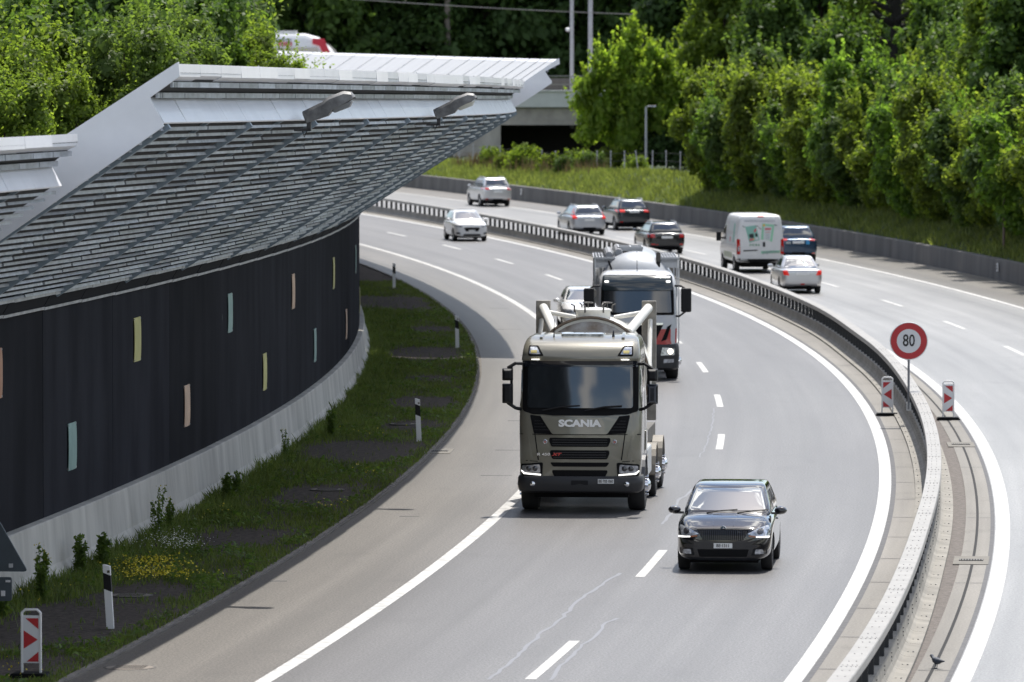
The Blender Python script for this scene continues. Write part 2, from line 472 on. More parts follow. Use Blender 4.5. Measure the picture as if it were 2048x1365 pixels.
# ================================================================ NOISE WALL AND CANOPY (left)
M_wall = None
def wallmat():
    m, t, p, L = nodes('black_ribbed_panel')
    uv = t.nodes.new('ShaderNodeUVMap'); uv.uv_map = 'UVMap'
    n = t.nodes.new('ShaderNodeTexNoise'); n.inputs['Scale'].default_value = .8; n.inputs['Detail'].default_value = 5
    mp = t.nodes.new('ShaderNodeMapping'); mp.inputs['Scale'].default_value = (1, .3, 1)
    L(uv.outputs[0], mp.inputs[0]); L(mp.outputs[0], n.inputs['Vector'])
    r = t.nodes.new('ShaderNodeValToRGB'); r.color_ramp.elements[0].color = (.013, .0135, .018, 1); r.color_ramp.elements[1].color = (.026, .027, .034, 1)
    r.color_ramp.elements[0].position = .35; r.color_ramp.elements[1].position = .7
    L(n.outputs[0], r.inputs[0])
    n2 = t.nodes.new('ShaderNodeTexNoise'); n2.inputs['Scale'].default_value = 1; n2.inputs['Detail'].default_value = 3
    mp2 = t.nodes.new('ShaderNodeMapping'); mp2.inputs['Scale'].default_value = (6, .9, 1)
    L(uv.outputs[0], mp2.inputs[0]); L(mp2.outputs[0], n2.inputs['Vector'])
    r2 = t.nodes.new('ShaderNodeValToRGB'); r2.color_ramp.elements[0].position = .74; r2.color_ramp.elements[1].position = .78
    L(n2.outputs[0], r2.inputs[0])
    mx = t.nodes.new('ShaderNodeMixRGB'); mx.inputs[2].default_value = (.11, .11, .12, 1)
    L(r2.outputs[0], mx.inputs[0]); L(r.outputs[0], mx.inputs[1]); L(mx.outputs[0], p.inputs['Base Color'])
    p.inputs['Roughness'].default_value = .75; p.inputs['Specular IOR Level'].default_value = .12
    oi = t.nodes.new('ShaderNodeObjectInfo'); mr = t.nodes.new('ShaderNodeMapRange'); mr.inputs[3].default_value = .7; mr.inputs[4].default_value = 1.35
    m2 = t.nodes.new('ShaderNodeMixRGB'); m2.blend_type = 'MULTIPLY'; m2.inputs[0].default_value = 1
    L(oi.outputs['Random'], mr.inputs[0]); L(mx.outputs[0], m2.inputs[1]); L(mr.outputs[0], m2.inputs[2]); L(m2.outputs[0], p.inputs['Base Color'])
    return m
M_wall = wallmat()
M_white = mat('white_metal_sheet', (.78, .79, .83), .42, metal=.0, var=.06, vscale=1.2, coat=.1)
M_roof = mat('roof_metal', (.42, .425, .44), .5, var=.07, vscale=.7)
M_slat = mat('louvre_metal', (.46, .49, .55), .45, metal=.1, var=.3, vscale=5, vstretch=(1, .5, 1))
def per_piece(m, lo, hi):
    t = m.node_tree; p = t.nodes['Principled BSDF']; src = p.inputs['Base Color'].links[0].from_socket
    g = t.nodes.new('ShaderNodeNewGeometry'); r = t.nodes.new('ShaderNodeMapRange'); r.inputs[3].default_value = lo; r.inputs[4].default_value = hi
    x = t.nodes.new('ShaderNodeMixRGB'); x.blend_type = 'MULTIPLY'; x.inputs[0].default_value = 1
    t.links.new(g.outputs['Random Per Island'], r.inputs[0]); t.links.new(src, x.inputs[1]); t.links.new(r.outputs[0], x.inputs[2]); t.links.new(x.outputs[0], p.inputs['Base Color'])
per_piece(M_slat, .62, 1.2)
M_rafter = mat('rafter_blue_grey', (.25, .31, .37), .5)
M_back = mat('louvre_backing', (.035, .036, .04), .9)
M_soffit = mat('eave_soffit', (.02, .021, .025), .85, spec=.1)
def woff(s): return -.0028 * (min(max(s, 60), 195) - 100)
GW = thing('noise_wall', 'black ribbed noise wall with small coloured squares below the canopy', 'noise wall')
pb = 7.78
s0 = 103.6 - 7 * pb
while s0 < 330:
    a, b = s0 + .055, s0 + pb - .055
    mb = MB(); uvs = []
    n = int((b - a) / .075)
    ss = [a + (b - a) * i / n for i in range(n + 1)]
    me = bpy.data.meshes.new('wall_panel'); V = []; F = []; UV = []
    for i, s_ in enumerate(ss):
        dd = -14.3 + (.022 if i % 2 else 0)
        for z in (.8, 4.8):
            V.append(pos(dd, s_, z + woff(s_))); UV.append((s_, z))
    F = [(2 * i, 2 * i + 2, 2 * i + 3, 2 * i + 1) for i in range(n)]
    k = len(V)                                    # panel thickness: end faces and back
    for s_ in (a, b):
        for z in (.8, 4.8):
            V.append(pos(-14.42, s_, z + woff(s_))); UV.append((s_, z))
    F += [(0, 1, k + 1, k), (2 * n, k + 2, k + 3, 2 * n + 1), (k, k + 1, k + 3, k + 2)]
    me.from_pydata(V, [], F); uvl = me.uv_layers.new(name='UVMap')
    for l in me.loops: uvl.data[l.index].uv = UV[l.vertex_index]
    me.materials.append(M_wall)
    link('wall_panel', me, GW)
    s0 += pb
PLC = {'o': ('orange square plate', (.42, .2, .12)), 't': ('teal square plate', (.22, .36, .34)), 'y': ('yellow square plate', (.5, .47, .16)), 'p': ('peach square plate', (.6, .4, .28))}
for k, s_, z in (('o', 99.1, 3.8), ('t', 106.5, 2.13), ('y', 114.4, 3.72), ('p', 121.7, 2.04), ('t', 129.5, 3.64), ('y', 137.2, 1.98), ('p', 145.2, 3.55), ('t', 152.9, 1.89), ('y', 161.8, 3.44), ('p', 170.3, 1.7), ('t', 180.6, 3.22), ('y', 190.5, 1.6)):
    mb = MB(); h = .425; wd = .44
    n = 8; vs = []; fs = []                       # sheet bowed off the wall, bolted at its corners
    for i in range(n + 1):
        for j in range(3):
            u = -h + 2 * h * i / n
            dd = -14.255 - .012 * abs(u / h) ** 3 + (.01 if j == 1 else 0)
            vs.append(pos(dd, s_ - wd + wd * j, z + u))
    for i in range(n):
        for j in range(2):
            a = i * 3 + j; fs.append((a, a + 1, a + 4, a + 3))
    m0 = len(vs); vs += [v - Vector((.012, 0, 0)) for v in vs]; fs += [tuple(m0 + q for q in f[::-1]) for f in fs]
    mb.add(vs, fs)
    o = mb.build('colour_plate', mat('plate_' + k, PLC[k][1], .5, metal=.15, var=.16, vscale=1.5), GW, smooth=30)
    o['label'] = PLC[k][0]
    mb = MB()
    for e in (-1, 1):
        for f in (-1, 1):
            p = pos(-14.29, s_ + e * (wd - .04), z + f * (h - .03)); mb.tube([p, pos(-14.258, s_ + e * (wd - .04), z + f * (h - .03))], .02, 6)
    mb.build('bolt', M_steel, o)
# eave gutter on top of the wall
mb = MB()
for s_ in srange(60, 330, pb / 2)[:-1]:
    e = s_ + pb / 2 - .015; k = woff(s_)
    def q(d, s2, z): return pos(d, s2, z + k)
    mb.hexa([q(-14.29, s_, 4.73), q(-14.16, s_, 4.73), q(-14.16, e, 4.73), q(-14.29, e, 4.73), q(-14.29, s_, 4.78), q(-14.15, s_, 4.78), q(-14.15, e, 4.78), q(-14.29, e, 4.78)], 0)
    mb.hexa([q(-14.29, s_, 4.78), q(-14.18, s_, 4.78), q(-14.18, e, 4.78), q(-14.29, e, 4.78), q(-14.29, s_, 5.0), q(-14.05, s_, 5.0), q(-14.05, e, 5.0), q(-14.29, e, 5.0)], 1)
    mb.hexa([q(-14.3, s_, 5.0), q(-13.96, s_, 5.0), q(-13.96, e, 5.0), q(-14.3, e, 5.0), q(-14.3, s_, 5.06), q(-13.96, s_, 5.06), q(-13.96, e, 5.06), q(-14.3, e, 5.06)], 0)
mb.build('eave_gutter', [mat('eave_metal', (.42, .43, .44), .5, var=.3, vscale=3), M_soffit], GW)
# concrete plinth
PW = MB()
for s_ in srange(60, 330, 6.2)[:-1]:
    e = s_ + 6.185; prof = [(-13.93, -.1), (-13.95, .06), (-14.06, .24), (-14.12, 1.02), (-14.14, 1.04), (-14.295, 1.05), (-14.295, -.1)]
    qs = srange(s_, e, 2.06)
    PW.rings([[pos(d, s2, z + (woff(s2) if z > .5 else 0)) for d, z in prof] for s2 in qs])
tag(PW.build('plinth_wall', mat('plinth_concrete', (.52, .5, .46), .85, var=.25, vscale=1.1, bump=.15, bscale=9, vstretch=(1, 1, .25))), 'pale concrete plinth wall behind the weeds, below the black panels', 'concrete wall')

def canopy(label, s0, s1, T, F, Lp, Lt, zo, gable=True, mains=None):
    root = thing('noise_canopy', label, 'canopy', 'canopy sections over the noise wall')
    E = Vector((-14.1, 5.02)); T, F, Lp, Lt = map(Vector, (T, F, Lp, Lt))
    def P(v, s, off=0):      # v=(d,z); the upper end follows the section's slope, the eave follows the wall
        t = min(1, max(0, (v[0] - E.x) / (T.x - E.x)))
        return pos(v[0], s, v[1] + zo(s) * t + woff(s) * (1 - t))
    u = (T - E).normalized(); n = Vector((u.y, -u.x))
    half = pb / 2
    st = [s for s in srange(103.6 - 16 * half, 103.6 + 70 * half, half) if s0 - half * .9 < s < s1]
    bays = [(max(s0 + .05, s), min(s1, s + half)) for s in st if min(s1, s + half) - max(s0 + .05, s) > .3]
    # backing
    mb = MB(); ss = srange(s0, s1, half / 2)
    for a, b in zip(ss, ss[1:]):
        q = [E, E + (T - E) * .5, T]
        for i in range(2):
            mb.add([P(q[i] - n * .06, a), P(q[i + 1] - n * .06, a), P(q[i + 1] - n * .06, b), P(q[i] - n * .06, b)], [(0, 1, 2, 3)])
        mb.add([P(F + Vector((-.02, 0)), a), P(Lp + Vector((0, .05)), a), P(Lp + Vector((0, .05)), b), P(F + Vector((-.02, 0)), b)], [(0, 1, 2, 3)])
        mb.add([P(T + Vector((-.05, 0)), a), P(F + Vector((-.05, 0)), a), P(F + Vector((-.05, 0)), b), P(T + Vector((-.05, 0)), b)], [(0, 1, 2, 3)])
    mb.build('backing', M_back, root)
    # louvre rows: upright faces towards the road, dark gaps between
    nr = max(4, int(round((T.y - E.y) / .112)))
    rnd = random.Random(int(s0)); mb = MB()
    for a, b in bays:
        a2, b2 = a + .09, b - .07
        for r in range(nr):
            c = E + (T - E) * ((r + 1.0) / (nr + .6))
            h = .05 + rnd.uniform(-.007, .009); t = rnd.uniform(-.006, .006)
            c = c + n * .045
            k = 3; pr = []
            for i in range(k + 1):
                s = a2 + (b2 - a2) * i / k; w_ = rnd.uniform(-.006, .006)
                pr.append([P(c + Vector((-.02 + t, -h / 2)), s), P(c + Vector((.012 + w_ + t, -h / 2 + .004)), s), P(c + Vector((.004 + w_ - t, h / 2)), s), P(c + Vector((-.02 - t, h / 2)), s)])
            mb.rings(pr, True, 0)
    # soffit rows under the outer leaf
    for r in range(2):
        c = F + (Lp - F) * ((r + .45) / 2.0) + Vector((.0, -.03))
        for a, b in bays:
            for i in range(2):
                x0, x1 = a + (b - a) * i / 2 + .03, a + (b - a) * (i + 1) / 2 - .02
                mb.hexa([P(c + Vector((-.02, -.05)), x0), P(c + Vector((.02, -.05)), x0), P(c + Vector((.02, -.05)), x1), P(c + Vector((-.02, -.05)), x1),
                         P(c + Vector((-.02, .03)), x0), P(c + Vector((.02, .03)), x0), P(c + Vector((.02, .03)), x1), P(c + Vector((-.02, .03)), x1)])
    mb.build('louvre_slats', M_slat, root)
    # rafters
    for i, (a, b) in enumerate(bays):
        main = (round((a - 103.6) / half) % 2 == 0)
        mb = MB(); wd = .06 if main else .035; o0, o1 = (.0, .1) if main else (-.05, .0)
        e0 = E + u * .02; e1 = T - u * .02
        mb.hexa([P(e0 + n * o0, a - wd), P(e1 + n * o0, a - wd), P(e1 + n * o0, a + wd), P(e0 + n * o0, a + wd),
                 P(e0 + n * o1, a - wd), P(e1 + n * o1, a - wd), P(e1 + n * o1, a + wd), P(e0 + n * o1, a + wd)])
        if a > s0 + .2: mb.build('rafter', M_rafter, root)
    # white fascia, outer leaf edge
    mb = MB(); pn = half / 2
    ss = srange(s0, s1, pn)
    for a, b in zip(ss, ss[1:]):
        a += .008; b -= .008; w1, w2 = rnd.uniform(-.01, .01), rnd.uniform(-.012, .012)
        q = [T + Vector((0, -.02)), T + Vector((.015, .0)), F + Vector((.012 + w1, 0)), F + Vector((-.02, .0)), T + Vector((-.03, -.02))]
        mb.rings([[P(v, a) for v in q], [P(v, b) for v in q]])
        lo = Lp + Vector((w2, w1)); q = [lo + Vector((-.14, -.065)), lo, Lt + Vector((.0, 0)), Lt + Vector((-.16, -.1))]
        mb.rings([[P(v, a) for v in q], [P(v, b) for v in q]])
    mb.build('fascia', M_white, root)
    # top skin with standing seams
    mb = MB(); top0 = Lt; top1 = Lt + Vector((-1, -.645)) * (Lt.x + 14.6)
    tn = Vector((-.54, .84))
    ss = srange(s0, s1, half / 2)
    for a, b in zip(ss, ss[1:]):
        mb.add([P(top1, a), P(top0, a), P(top0, b), P(top1, b)], [(0, 1, 2, 3)])
        mb.add([P(top1 + Vector((0, -.05)), a), P(top0 + Vector((0, -.05)), a), P(top0 + Vector((0, -.05)), b), P(top1 + Vector((0, -.05)), b)], [(0, 1, 2, 3)])
    for a in ss[::4]:
        mb.hexa([P(top1, a - .02), P(top0, a - .02), P(top0, a + .02), P(top1, a + .02), P(top1 + tn * .022, a - .02), P(top0 + tn * .022, a - .02), P(top0 + tn * .022, a + .02), P(top1 + tn * .022, a + .02)])
    mb.build('roof_skin', M_roof, root)
    if gable:
        mb = MB(); low = E + n * .1 + Vector((0, -.06)); lt = T + n * .03 + Vector((0, -.03))
        poly = [low, lt, F + Vector((.02, 0)), Lp + Vector((.03, 0)), Lt + Vector((.02, .03)), top1 + Vector((0, .03)), top1 + Vector((0, -.6))]
        mb.extrude([tuple(p) for p in poly], lambda a, b, t: P(Vector((a, b)), t), s0 - .06, s0 - .005)
        mb.build('end_plate', M_white, root)
    return root
zo = lambda s: -.0045 * (min(s, 176) - 88)
canopy('low dark canopy end nearest the camera with white edge, at the left margin', 58, 87.0, (-10.88, 7.2), (-11.03, 7.5), (-10.62, 7.8), (-10.63, 7.97), lambda s: 0)
canopy('long louvred canopy with white fascia carrying the two street lamps', 87.6, 188.4, (-9.45, 8.13), (-9.66, 8.5), (-9.22, 8.82), (-9.23, 9.0), zo)
canopy('far canopy with pale sloping metal roof and V shaped end plate', 189, 320, (-8.2, 8.55), (-8.42, 8.87), (-7.97, 9.1), (-7.98, 9.25), lambda s: 0)

def wall_lamp(label, s_, lens):
    t = thing('canopy_lamp', label, 'street lamp', 'lamps on the canopy edge')
    place(t, -9.42, s_, 7.98 + zo(s_) + .05)
    A = Vector((.05, 0, .14)); B = Vector((.93, 0, .48)); d = (B - A).normalized(); up = Vector((-d.z, 0, d.x))
    mb = MB(); rs = []
    for f, hw, a, b in ((0, .06, -.09, .08), (.02, .085, -.11, .10), (.42, .11, -.13, .13), (.55, .17, -.06, .17), (.85, .17, -.03, .17), (.97, .14, 0, .11), (1, .1, .01, .03)):
        c = A + (B - A) * f
        rs.append([c + Vector((0, -hw, 0)) + up * a, c + Vector((0, hw, 0)) + up * a, c + Vector((0, hw, 0)) + up * (b - .05), c + Vector((0, hw * .6, 0)) + up * b, c + Vector((0, -hw * .6, 0)) + up * b, c + Vector((0, -hw, 0)) + up * (b - .05)])
    mb.rings(rs); mb.build('housing', mat('lamp_grey', (.2, .2, .2), .55, metal=.2, var=.35, vscale=7), t, smooth=35)
    mb = MB(); rs = []
    for f, hw, h in ((.5, .1, .0), (.56, .13, .07), (.85, .13, .07), (.93, .1, .0)):
        c = A + (B - A) * f
        rs.append([c + Vector((0, -hw, 0)) - up * .04, c + Vector((0, hw, 0)) - up * .04, c + Vector((0, hw * .7, 0)) - up * (.05 + h), c + Vector((0, -hw * .7, 0)) - up * (.05 + h)])
    mb.rings(rs); mb.build('lens', mat('lamp_lens_%s' % lens, (.55, .55, .5) if lens == 'pale' else (.2, .21, .22), .25), t, smooth=35)
    mb = MB(); mb.box(-.12, .16, -.05, .05, -.1, -.05); mb.box(.1, .17, -.05, .05, -.1, .06)
    mb.build('bracket', mat('bracket_dark', (.06, .06, .065), .6), t)
    mb = MB(); mb.tube([(.02, .03, -.1), (.05, .03, -.2), (.1, .02, -.08)], .008, 5); mb.build('cable', M_black, t)
wall_lamp('grey lamp on the canopy edge, the nearer and larger of the two', 101.5, 'grey')
wall_lamp('grey lamp on the canopy edge with pale lens showing, farther along', 124.2, 'pale')

# ================================================================ MEDIAN BARRIER
DMK = [(50, 1.42), (78, 1.3), (110, 1.06), (150, 1.0), (180, 1.12), (205, 1.33), (243, 1.4), (300, 1.25), (400, 1.2)]
def dm(s):
    for (a, x), (b, y) in zip(DMK, DMK[1:]):
        if s <= b:
            t = (s - a) / (b - a); t = t * t * (3 - 2 * t)
            return x + (y - x) * t
    return 1.2
BR = thing('median_barrier', 'long steel median barrier on a concrete foot with dark posts curving between the carriageways', 'crash barrier')
B0, B1 = 56, 345
M_foot = mat('barrier_foot', (.23, .218, .195), .8, var=.25, vscale=1.2, bump=.15, bscale=10)
mb = MB()
for s_ in srange(B0, B1, 2.0)[:-1]:
    qs = [s_ + .006, s_ + 1.0, s_ + 1.995]
    half = [(-.39, 0), (-.39, .05), (-.2, .07), (-.15, .1), (-.115, .18), (-.095, .36)]
    prof = half + [(-x, z) for x, z in half[::-1]]
    mb.rings([[pos(dm(q) + x, q, z) for x, z in prof] for q in qs])
mb.build('foot', M_foot, BR)
mb = MB()
for s_ in srange(B0, B1, 4.0)[:-1]:
    qs = srange(s_ + .004, s_ + 3.996, 1)
    prof = [(-.15, .79), (-.145, .765), (-.05, .765), (-.05, .75), (.05, .75), (.05, .765), (.145, .765), (.15, .79), (.15, .885), (.14, .9), (-.14, .9), (-.15, .885)]
    mb.rings([[pos(dm(q) + x, q, z) for x, z in prof] for q in qs])
mb.build('top_rail', mat('barrier_rail', (.3, .29, .275), .5, metal=.2, var=.12, vscale=2), BR)
ps = [B0 + .4 + 1.333 * k for k in range(int((B1 - B0) / 1.333))]
order = sorted(ps)
far = MB()
pm = MB(); pm.box(-.055, .055, -.05, -.035, 0, .405); pm.box(-.055, .055, .035, .05, 0, .405); pm.box(-.01, .01, -.035, .035, 0, .405)
pme = pm.mesh('post', mat('post_dark', (.03, .032, .036), .6, metal=.3))
near = [s_ for s_ in order if s_ > 76][:100]
for s_ in order:
    if s_ in near:
        o = link('post', pme, BR); p = pos(dm(s_), s_, .355); o.location = p; o.rotation_euler = (0, 0, head(s_))
    else:
        Mx = Matrix.Translation(pos(dm(s_), s_, .355)) @ Matrix.Rotation(head(s_), 4, 'Z')
        far.add([Mx @ Vector(v) for v in pm.V], pm.F)
o = far.build('posts', pme.materials[0], BR); o['kind'] = 'stuff'
mb = MB()                    # bolts on the rail top, the joint plates and the feet
def bolt(d, s_, z, r=.012, h=.012):
    c = pos(d, s_, z); q = [(r * math.cos(PI / 3 * k), r * math.sin(PI / 3 * k)) for k in range(6)]
    mb.add([c + Vector((x, y, 0)) for x, y in q] + [c + Vector((x, y, h)) for x, y in q], [(0, 1, 2, 3, 4, 5)[::-1], (6, 7, 8, 9, 10, 11)] + [(i, (i + 1) % 6, 6 + (i + 1) % 6, 6 + i) for i in range(6)])
s_ = 76.0
while s_ < 176:
    if int(s_ / 2) % 2 == 0:
        for k in range(4):
            for e in (0, .22): bolt(dm(s_) - .1 + .066 * k, s_ + e, .9, .009, .006)
        for e in (.75, -.5, 1.8, 2.7):
            for k in (-.05, .05): bolt(dm(s_ + e) + k, s_ + e, .9, .011, .006)
    for sg in (-1, 1):
        for k in (.24, .32): bolt(dm(s_ + .8) + sg * k, s_ + .8, .06, .014)
        for k in range(4):
            a = pos(dm(s_) + sg * .115, s_ + .1, .13 + .06 * k); mb.box(-.008, .008, -.016, .016, -.01, .01, M=Matrix.Translation(a) @ Matrix.Rotation(head(s_), 4, 'Z'))
    s_ += 2.0
mb.build('bolts', mat('bolt_dark', (.16, .16, .165), .5, metal=.5), BR)

# retaining wall at the right
mb = MB()
for s_ in srange(120, 440, 8)[:-1]:
    qs = srange(s_ + .01, s_ + 7.99, 2)
    mb.rings([[pos(d, q, z) for d, z in ((14.13, -.05), (14.16, .84), (14.18, .87), (14.40, .88), (14.42, -.05))] for q in qs])
RW = tag(mb.build('retaining_wall', M_concd), 'long dark concrete retaining wall along the opposite carriageway below the grass', 'retaining wall')
for d_, s_, lab in ((14.06, 246.5, 'small white distance tablet low on the dark wall, right margin'), (14.06, 357, 'small white distance tablet on the dark wall past the silver estate')):
    mb = MB(); mb.box(-.02, .03, -.1, .1, -.17, .17); mb.box(-.026, -.02, -.05, .05, .02, .09, 1); mb.box(-.026, -.02, -.05, .05, -.1, -.03, 1)
    o = mb.build('distance_tablet', [mat('white_plastic', (.75, .75, .75), .4), M_dark]); place(o, d_, s_, .55); tag(o, lab, 'marker')
# manholes, gratings
def cover(d, s_, r, z, lab):
    mb = MB(); n = 28
    mb.lathe([(-.03, r * .98), (.003, r), (.005, r * .97)], 'Z', (0, 0, 0), n, 0)
    mb.lathe([(.0, r * .9), (.008, r * .9), (.009, r * .87)], 'Z', (0, 0, 0), n, 1)
    for k in range(-3, 4): mb.box(-r * .6, r * .6, k * r * .2 - .012, k * r * .2 + .012, .006, .012, 0)
    o = mb.build('manhole_cover', [mat('cast_iron', (.09, .085, .08), .7, metal=.2), mat('cast_fill', (.2, .175, .15), .85)], smooth=30); place(o, d, s_, z); tag(o, lab, 'manhole cover')
cover(-9.98, 87.6, .4, 0, 'round manhole cover in the beige shoulder at the bottom edge')
cover(-12.13, 99.9, .38, .01, 'round manhole cover in dark gravel behind the nearest white marker post')
cover(-11.84, 126.3, .38, .01, 'round manhole cover in dark gravel among the weeds, second from the camera')
cover(-11.9, 150.5, .34, .01, 'round manhole cover in gravel by the marker post halfway along the verge')
def grating(d, s_, lab):
    mb = MB(); mb.box(-.32, .32, -.9, .9, -.05, .012, 0); mb.box(-.22, .22, -.2, .2, 0, .018, 1)
    for k in range(9): mb.box(-.2 + .05 * k - .012, -.2 + .05 * k + .012, -.18, .18, .01, .026, 2)
    o = mb.build('drain_grating', [mat('drain_pad', (.17, .16, .142), .85, var=.2), M_dark, mat('grate_iron', (.12, .115, .11), .7)]); place(o, d, s_, 0); tag(o, lab, 'drain')
grating(1.9, 108.7, 'iron drain grating in a concrete pad right of the barrier, nearer one')
grating(1.9, 142.7, 'iron drain grating in a concrete pad right of the barrier, by the beacon')
grating(-10.4, 139.6, 'iron drain grating at the verge kerb in front of the middle marker post')

# ================================================================ VEHICLES
M_glass = mat('tinted_glass', (.012, .016, .02), .03, spec=.9, ior=1.6, coat=.6)
M_glassb = mat('clear_screen', (.03, .045, .055), .02, spec=1.0, ior=1.75, coat=1)
for m_, v_ in ((M_glass, 2.0), (M_glassb, 1.9)): m_.node_tree.nodes['Principled BSDF'].inputs['Coat IOR'].default_value = v_
M_tyre = mat('tyre', (.018, .018, .019), .85)
M_rim = mat('alloy', (.5, .5, .52), .3, metal=.9)
M_rimd = mat('alloy_dark', (.05, .05, .055), .35, metal=.7)
M_chrome = mat('chrome', (.75, .75, .77), .12, metal=1)
M_trim = mat('black_trim', (.01, .01, .012), .5, spec=.25)
M_red = mat('tail_red', (.5, .012, .01), .2, coat=.6)
M_redlit = mat('tail_lit', (.7, .025, .015), .2, emit=.22)
M_lamp = mat('lamp_clear', (.5, .52, .56), .14, metal=.6, coat=.8, var=.6, vscale=13)
M_drl = mat('daylight_led', (1, .98, .93), .3, emit=1.2)
M_headon = mat('headlight_on', (1, .9, .72), .3, emit=2.5)
M_plate = mat('plate_white', (.78, .78, .77), .4)
M_ink = mat('plate_ink', (.02, .02, .02), .5)
M_orange = mat('orange_lens', (.75, .25, .02), .25, coat=.5)
M_amber = mat('amber_lens', (.3, .1, .03), .25, coat=.5)
def paint(name, c, metal=.3, rough=.28):
    return mat(name, c, rough, metal=metal, coat=1.0, var=.04, vscale=1.5)

def rring(y0, y1, hw, z, rf=.18, rr=.15, bow=.06, rbow=.03, n=6, m=6):
    """rounded plan outline, front and rear edges bowed"""
    pts = []
    def arc(cx, cy, r, a0, a1):
        for k in range(n + 1):
            a = a0 + (a1 - a0) * k / n; pts.append((cx + r * math.cos(a), cy + r * math.sin(a)))
    arc(hw - rf, y1 - rf, rf, 0, PI / 2)
    for k in range(1, m): pts.append((hw - rf - 2 * (hw - rf) * k / m, y1))
    arc(-hw + rf, y1 - rf, rf, PI / 2, PI)
    for k in range(1, m): pts.append((-hw, y1 - rf - (y1 - rf - y0 - rr) * k / m))
    arc(-hw + rr, y0 + rr, rr, PI, 1.5 * PI)
    for k in range(1, m): pts.append((-hw + rr + 2 * (hw - rr) * k / m, y0))
    arc(hw - rr, y0 + rr, rr, 1.5 * PI, 2 * PI)
    for k in range(1, m): pts.append((hw, y0 + rr + (y1 - rf - y0 - rr) * k / m))
    ym = (y0 + y1) / 2
    out = []
    for x, y in pts:
        q = (x / hw) ** 2
        out.append(Vector((x, y - (bow * q if y > ym else -rbow * q), z)))
    return out
def wheel(parent, x, y, r, wd, rim_m, spokes=5, name='wheel', dual=False):
    sg = 1 if x > 0 else -1
    mb = MB(); h = wd / 2
    mb.lathe([(-h * .8, r * .6), (-h, r * .78), (-h * .92, r * .95), (-h * .7, r), (h * .7, r), (h * .92, r * .95), (h, r * .78), (h * .8, r * .6)], 'X', (x, y, r), 28)
    o = mb.build(name, M_tyre, parent, smooth=35)
    mb = MB(); c = (x, y, r)
    mb.lathe([(sg * h * .2, r * .6), (sg * h * .86, r * .645), (sg * h * .9, r * .63), (sg * h * .55, r * .56), (sg * h * .5, .02)], 'X', c, 24, 1)
    for k in range(spokes):
        a = 2 * PI * k / spokes + .3
        Mx = Matrix.Translation(Vector(c)) @ Matrix.Rotation(a, 4, 'X')
        x0, x1 = sorted((sg * h * .55, sg * h * .88))
        mb.box(x0, x1, -r * .085, r * .085, .0, r * .6, 0, Mx)
    mb.lathe([(sg * h * .5, r * .16), (sg * h * .92, r * .14), (sg * h * .94, r * .02)], 'X', c, 12, 0)
    mb.build('rim', [rim_m, M_rimd], o, smooth=35)
    return o
def fit(P, root):
    """body shell of a car with cut wheel arches; returns the surface used to lay panels on"""
    L, W, H, wb = P['L'], P['W'], P['H'], P['wb']
    yF = wb / 2 + P['fo']; yR = yF - L; hw = W / 2
    P['yF'], P['yR'] = yF, yR
    h0, h1, belt, deck, y0 = P['hood0'], P['hood1'], P['belt'], P['deck'], P['yw0']
    zb = P.get('zb', .2)
    st = [(yR, .80, zb + .2, deck - .2, deck - .1), (yR + .05, .89, zb + .13, deck - .1, deck - .03), (yR + .25, .965, zb + .06, deck - .05, deck),
          (yR + .7, .995, zb, deck - .04, deck + .01), (P.get('ymid', -.3), 1, zb - .02, belt - .03, belt + .02), (y0 - .5, 1, zb - .02, belt - .03, belt + .02),
          (y0, .995, zb - .02, belt - .07, h1), (y0 + (yF - y0) * .5, .975, zb - .01, h1 - .12, (h0 + h1) / 2 + .045),
          (yF - .25, .93, zb, h0 - .08, h0 + .04), (yF - .08, .85, zb, h0 - .12, h0 - .01), (yF, .72, zb + .03, h0 - .2, h0 - .1)]
    mb = MB(); rs = []
    for y, f, b, zs, zt in st:
        h = hw * f; m1 = b + (zs - b) * .42
        hf = [(.0, b), (.55 * h, b), (.9 * h, b + .02), (.985 * h, b + .12), (h, m1), (.995 * h, zs - .12), (.985 * h, zs - .03), (.94 * h, zs + .015), (.84 * h, zt), (.45 * h, zt + .02), (0, zt + .025)]
        rs.append([Vector((x, y, z)) for x, z in hf] + [Vector((-x, y, z)) for x, z in hf[-2:0:-1]])
    mb.rings(rs)
    o = smooth_mesh(mb, 2)
    cut = []
    for y in (wb / 2, -wb / 2):
        cm = MB(); cm.lathe([(-hw - .2, P['wr'] + .055), (hw + .2, P['wr'] + .055)], 'X', (0, y, P['wr'] + .0), 28)
        c = link('c', cm.mesh('c', [])); cut.append(c)
        bo = o.modifiers.new('b', 'BOOLEAN'); bo.object = c; bo.operation = 'DIFFERENCE'; bo.solver = 'EXACT'
    me = evaluated(o); drop(o, *cut)
    sh = MB(); mesh_into(sh, me); bpy.data.meshes.remove(me)
    yw1, yr1, yr0 = P['yw1'], P['yr1'], P['yr0']; hb, ht = P['hb'], P['ht']
    zl = belt - .12; zt = H - .07
    cb = MB(); rs = []
    def lv(z, t, sh_=0): return rring(yr0 + (yr1 - yr0) * t + sh_, y0 + (yw1 - y0) * t - sh_, hb + (ht - hb) * t, z, .16, .14, .12, .06)
    zs = [zl + .06, zl + (zt - zl) * .35, zl + (zt - zl) * .7, zt]
    for z in zs: rs.append(lv(z, (z - belt) / (zt - belt)))
    for z, e in ((H - .025, .1), (H - .005, .3), (H, .55)):
        rs.append(rring(yr1 + e, yw1 - e * 1.2, ht - e * .35, z, .14, .12, .1, .05))
    cb.rings(rs)
    o = smooth_mesh(cb, 1); me = evaluated(o); drop(o); mesh_into(sh, me); bpy.data.meshes.remove(me)
    b = sh.build('body', P['paint'], root, smooth=38)
    return bvh_of(sh)
def mir(poly): return [(-x, z) for x, z in poly][::-1]
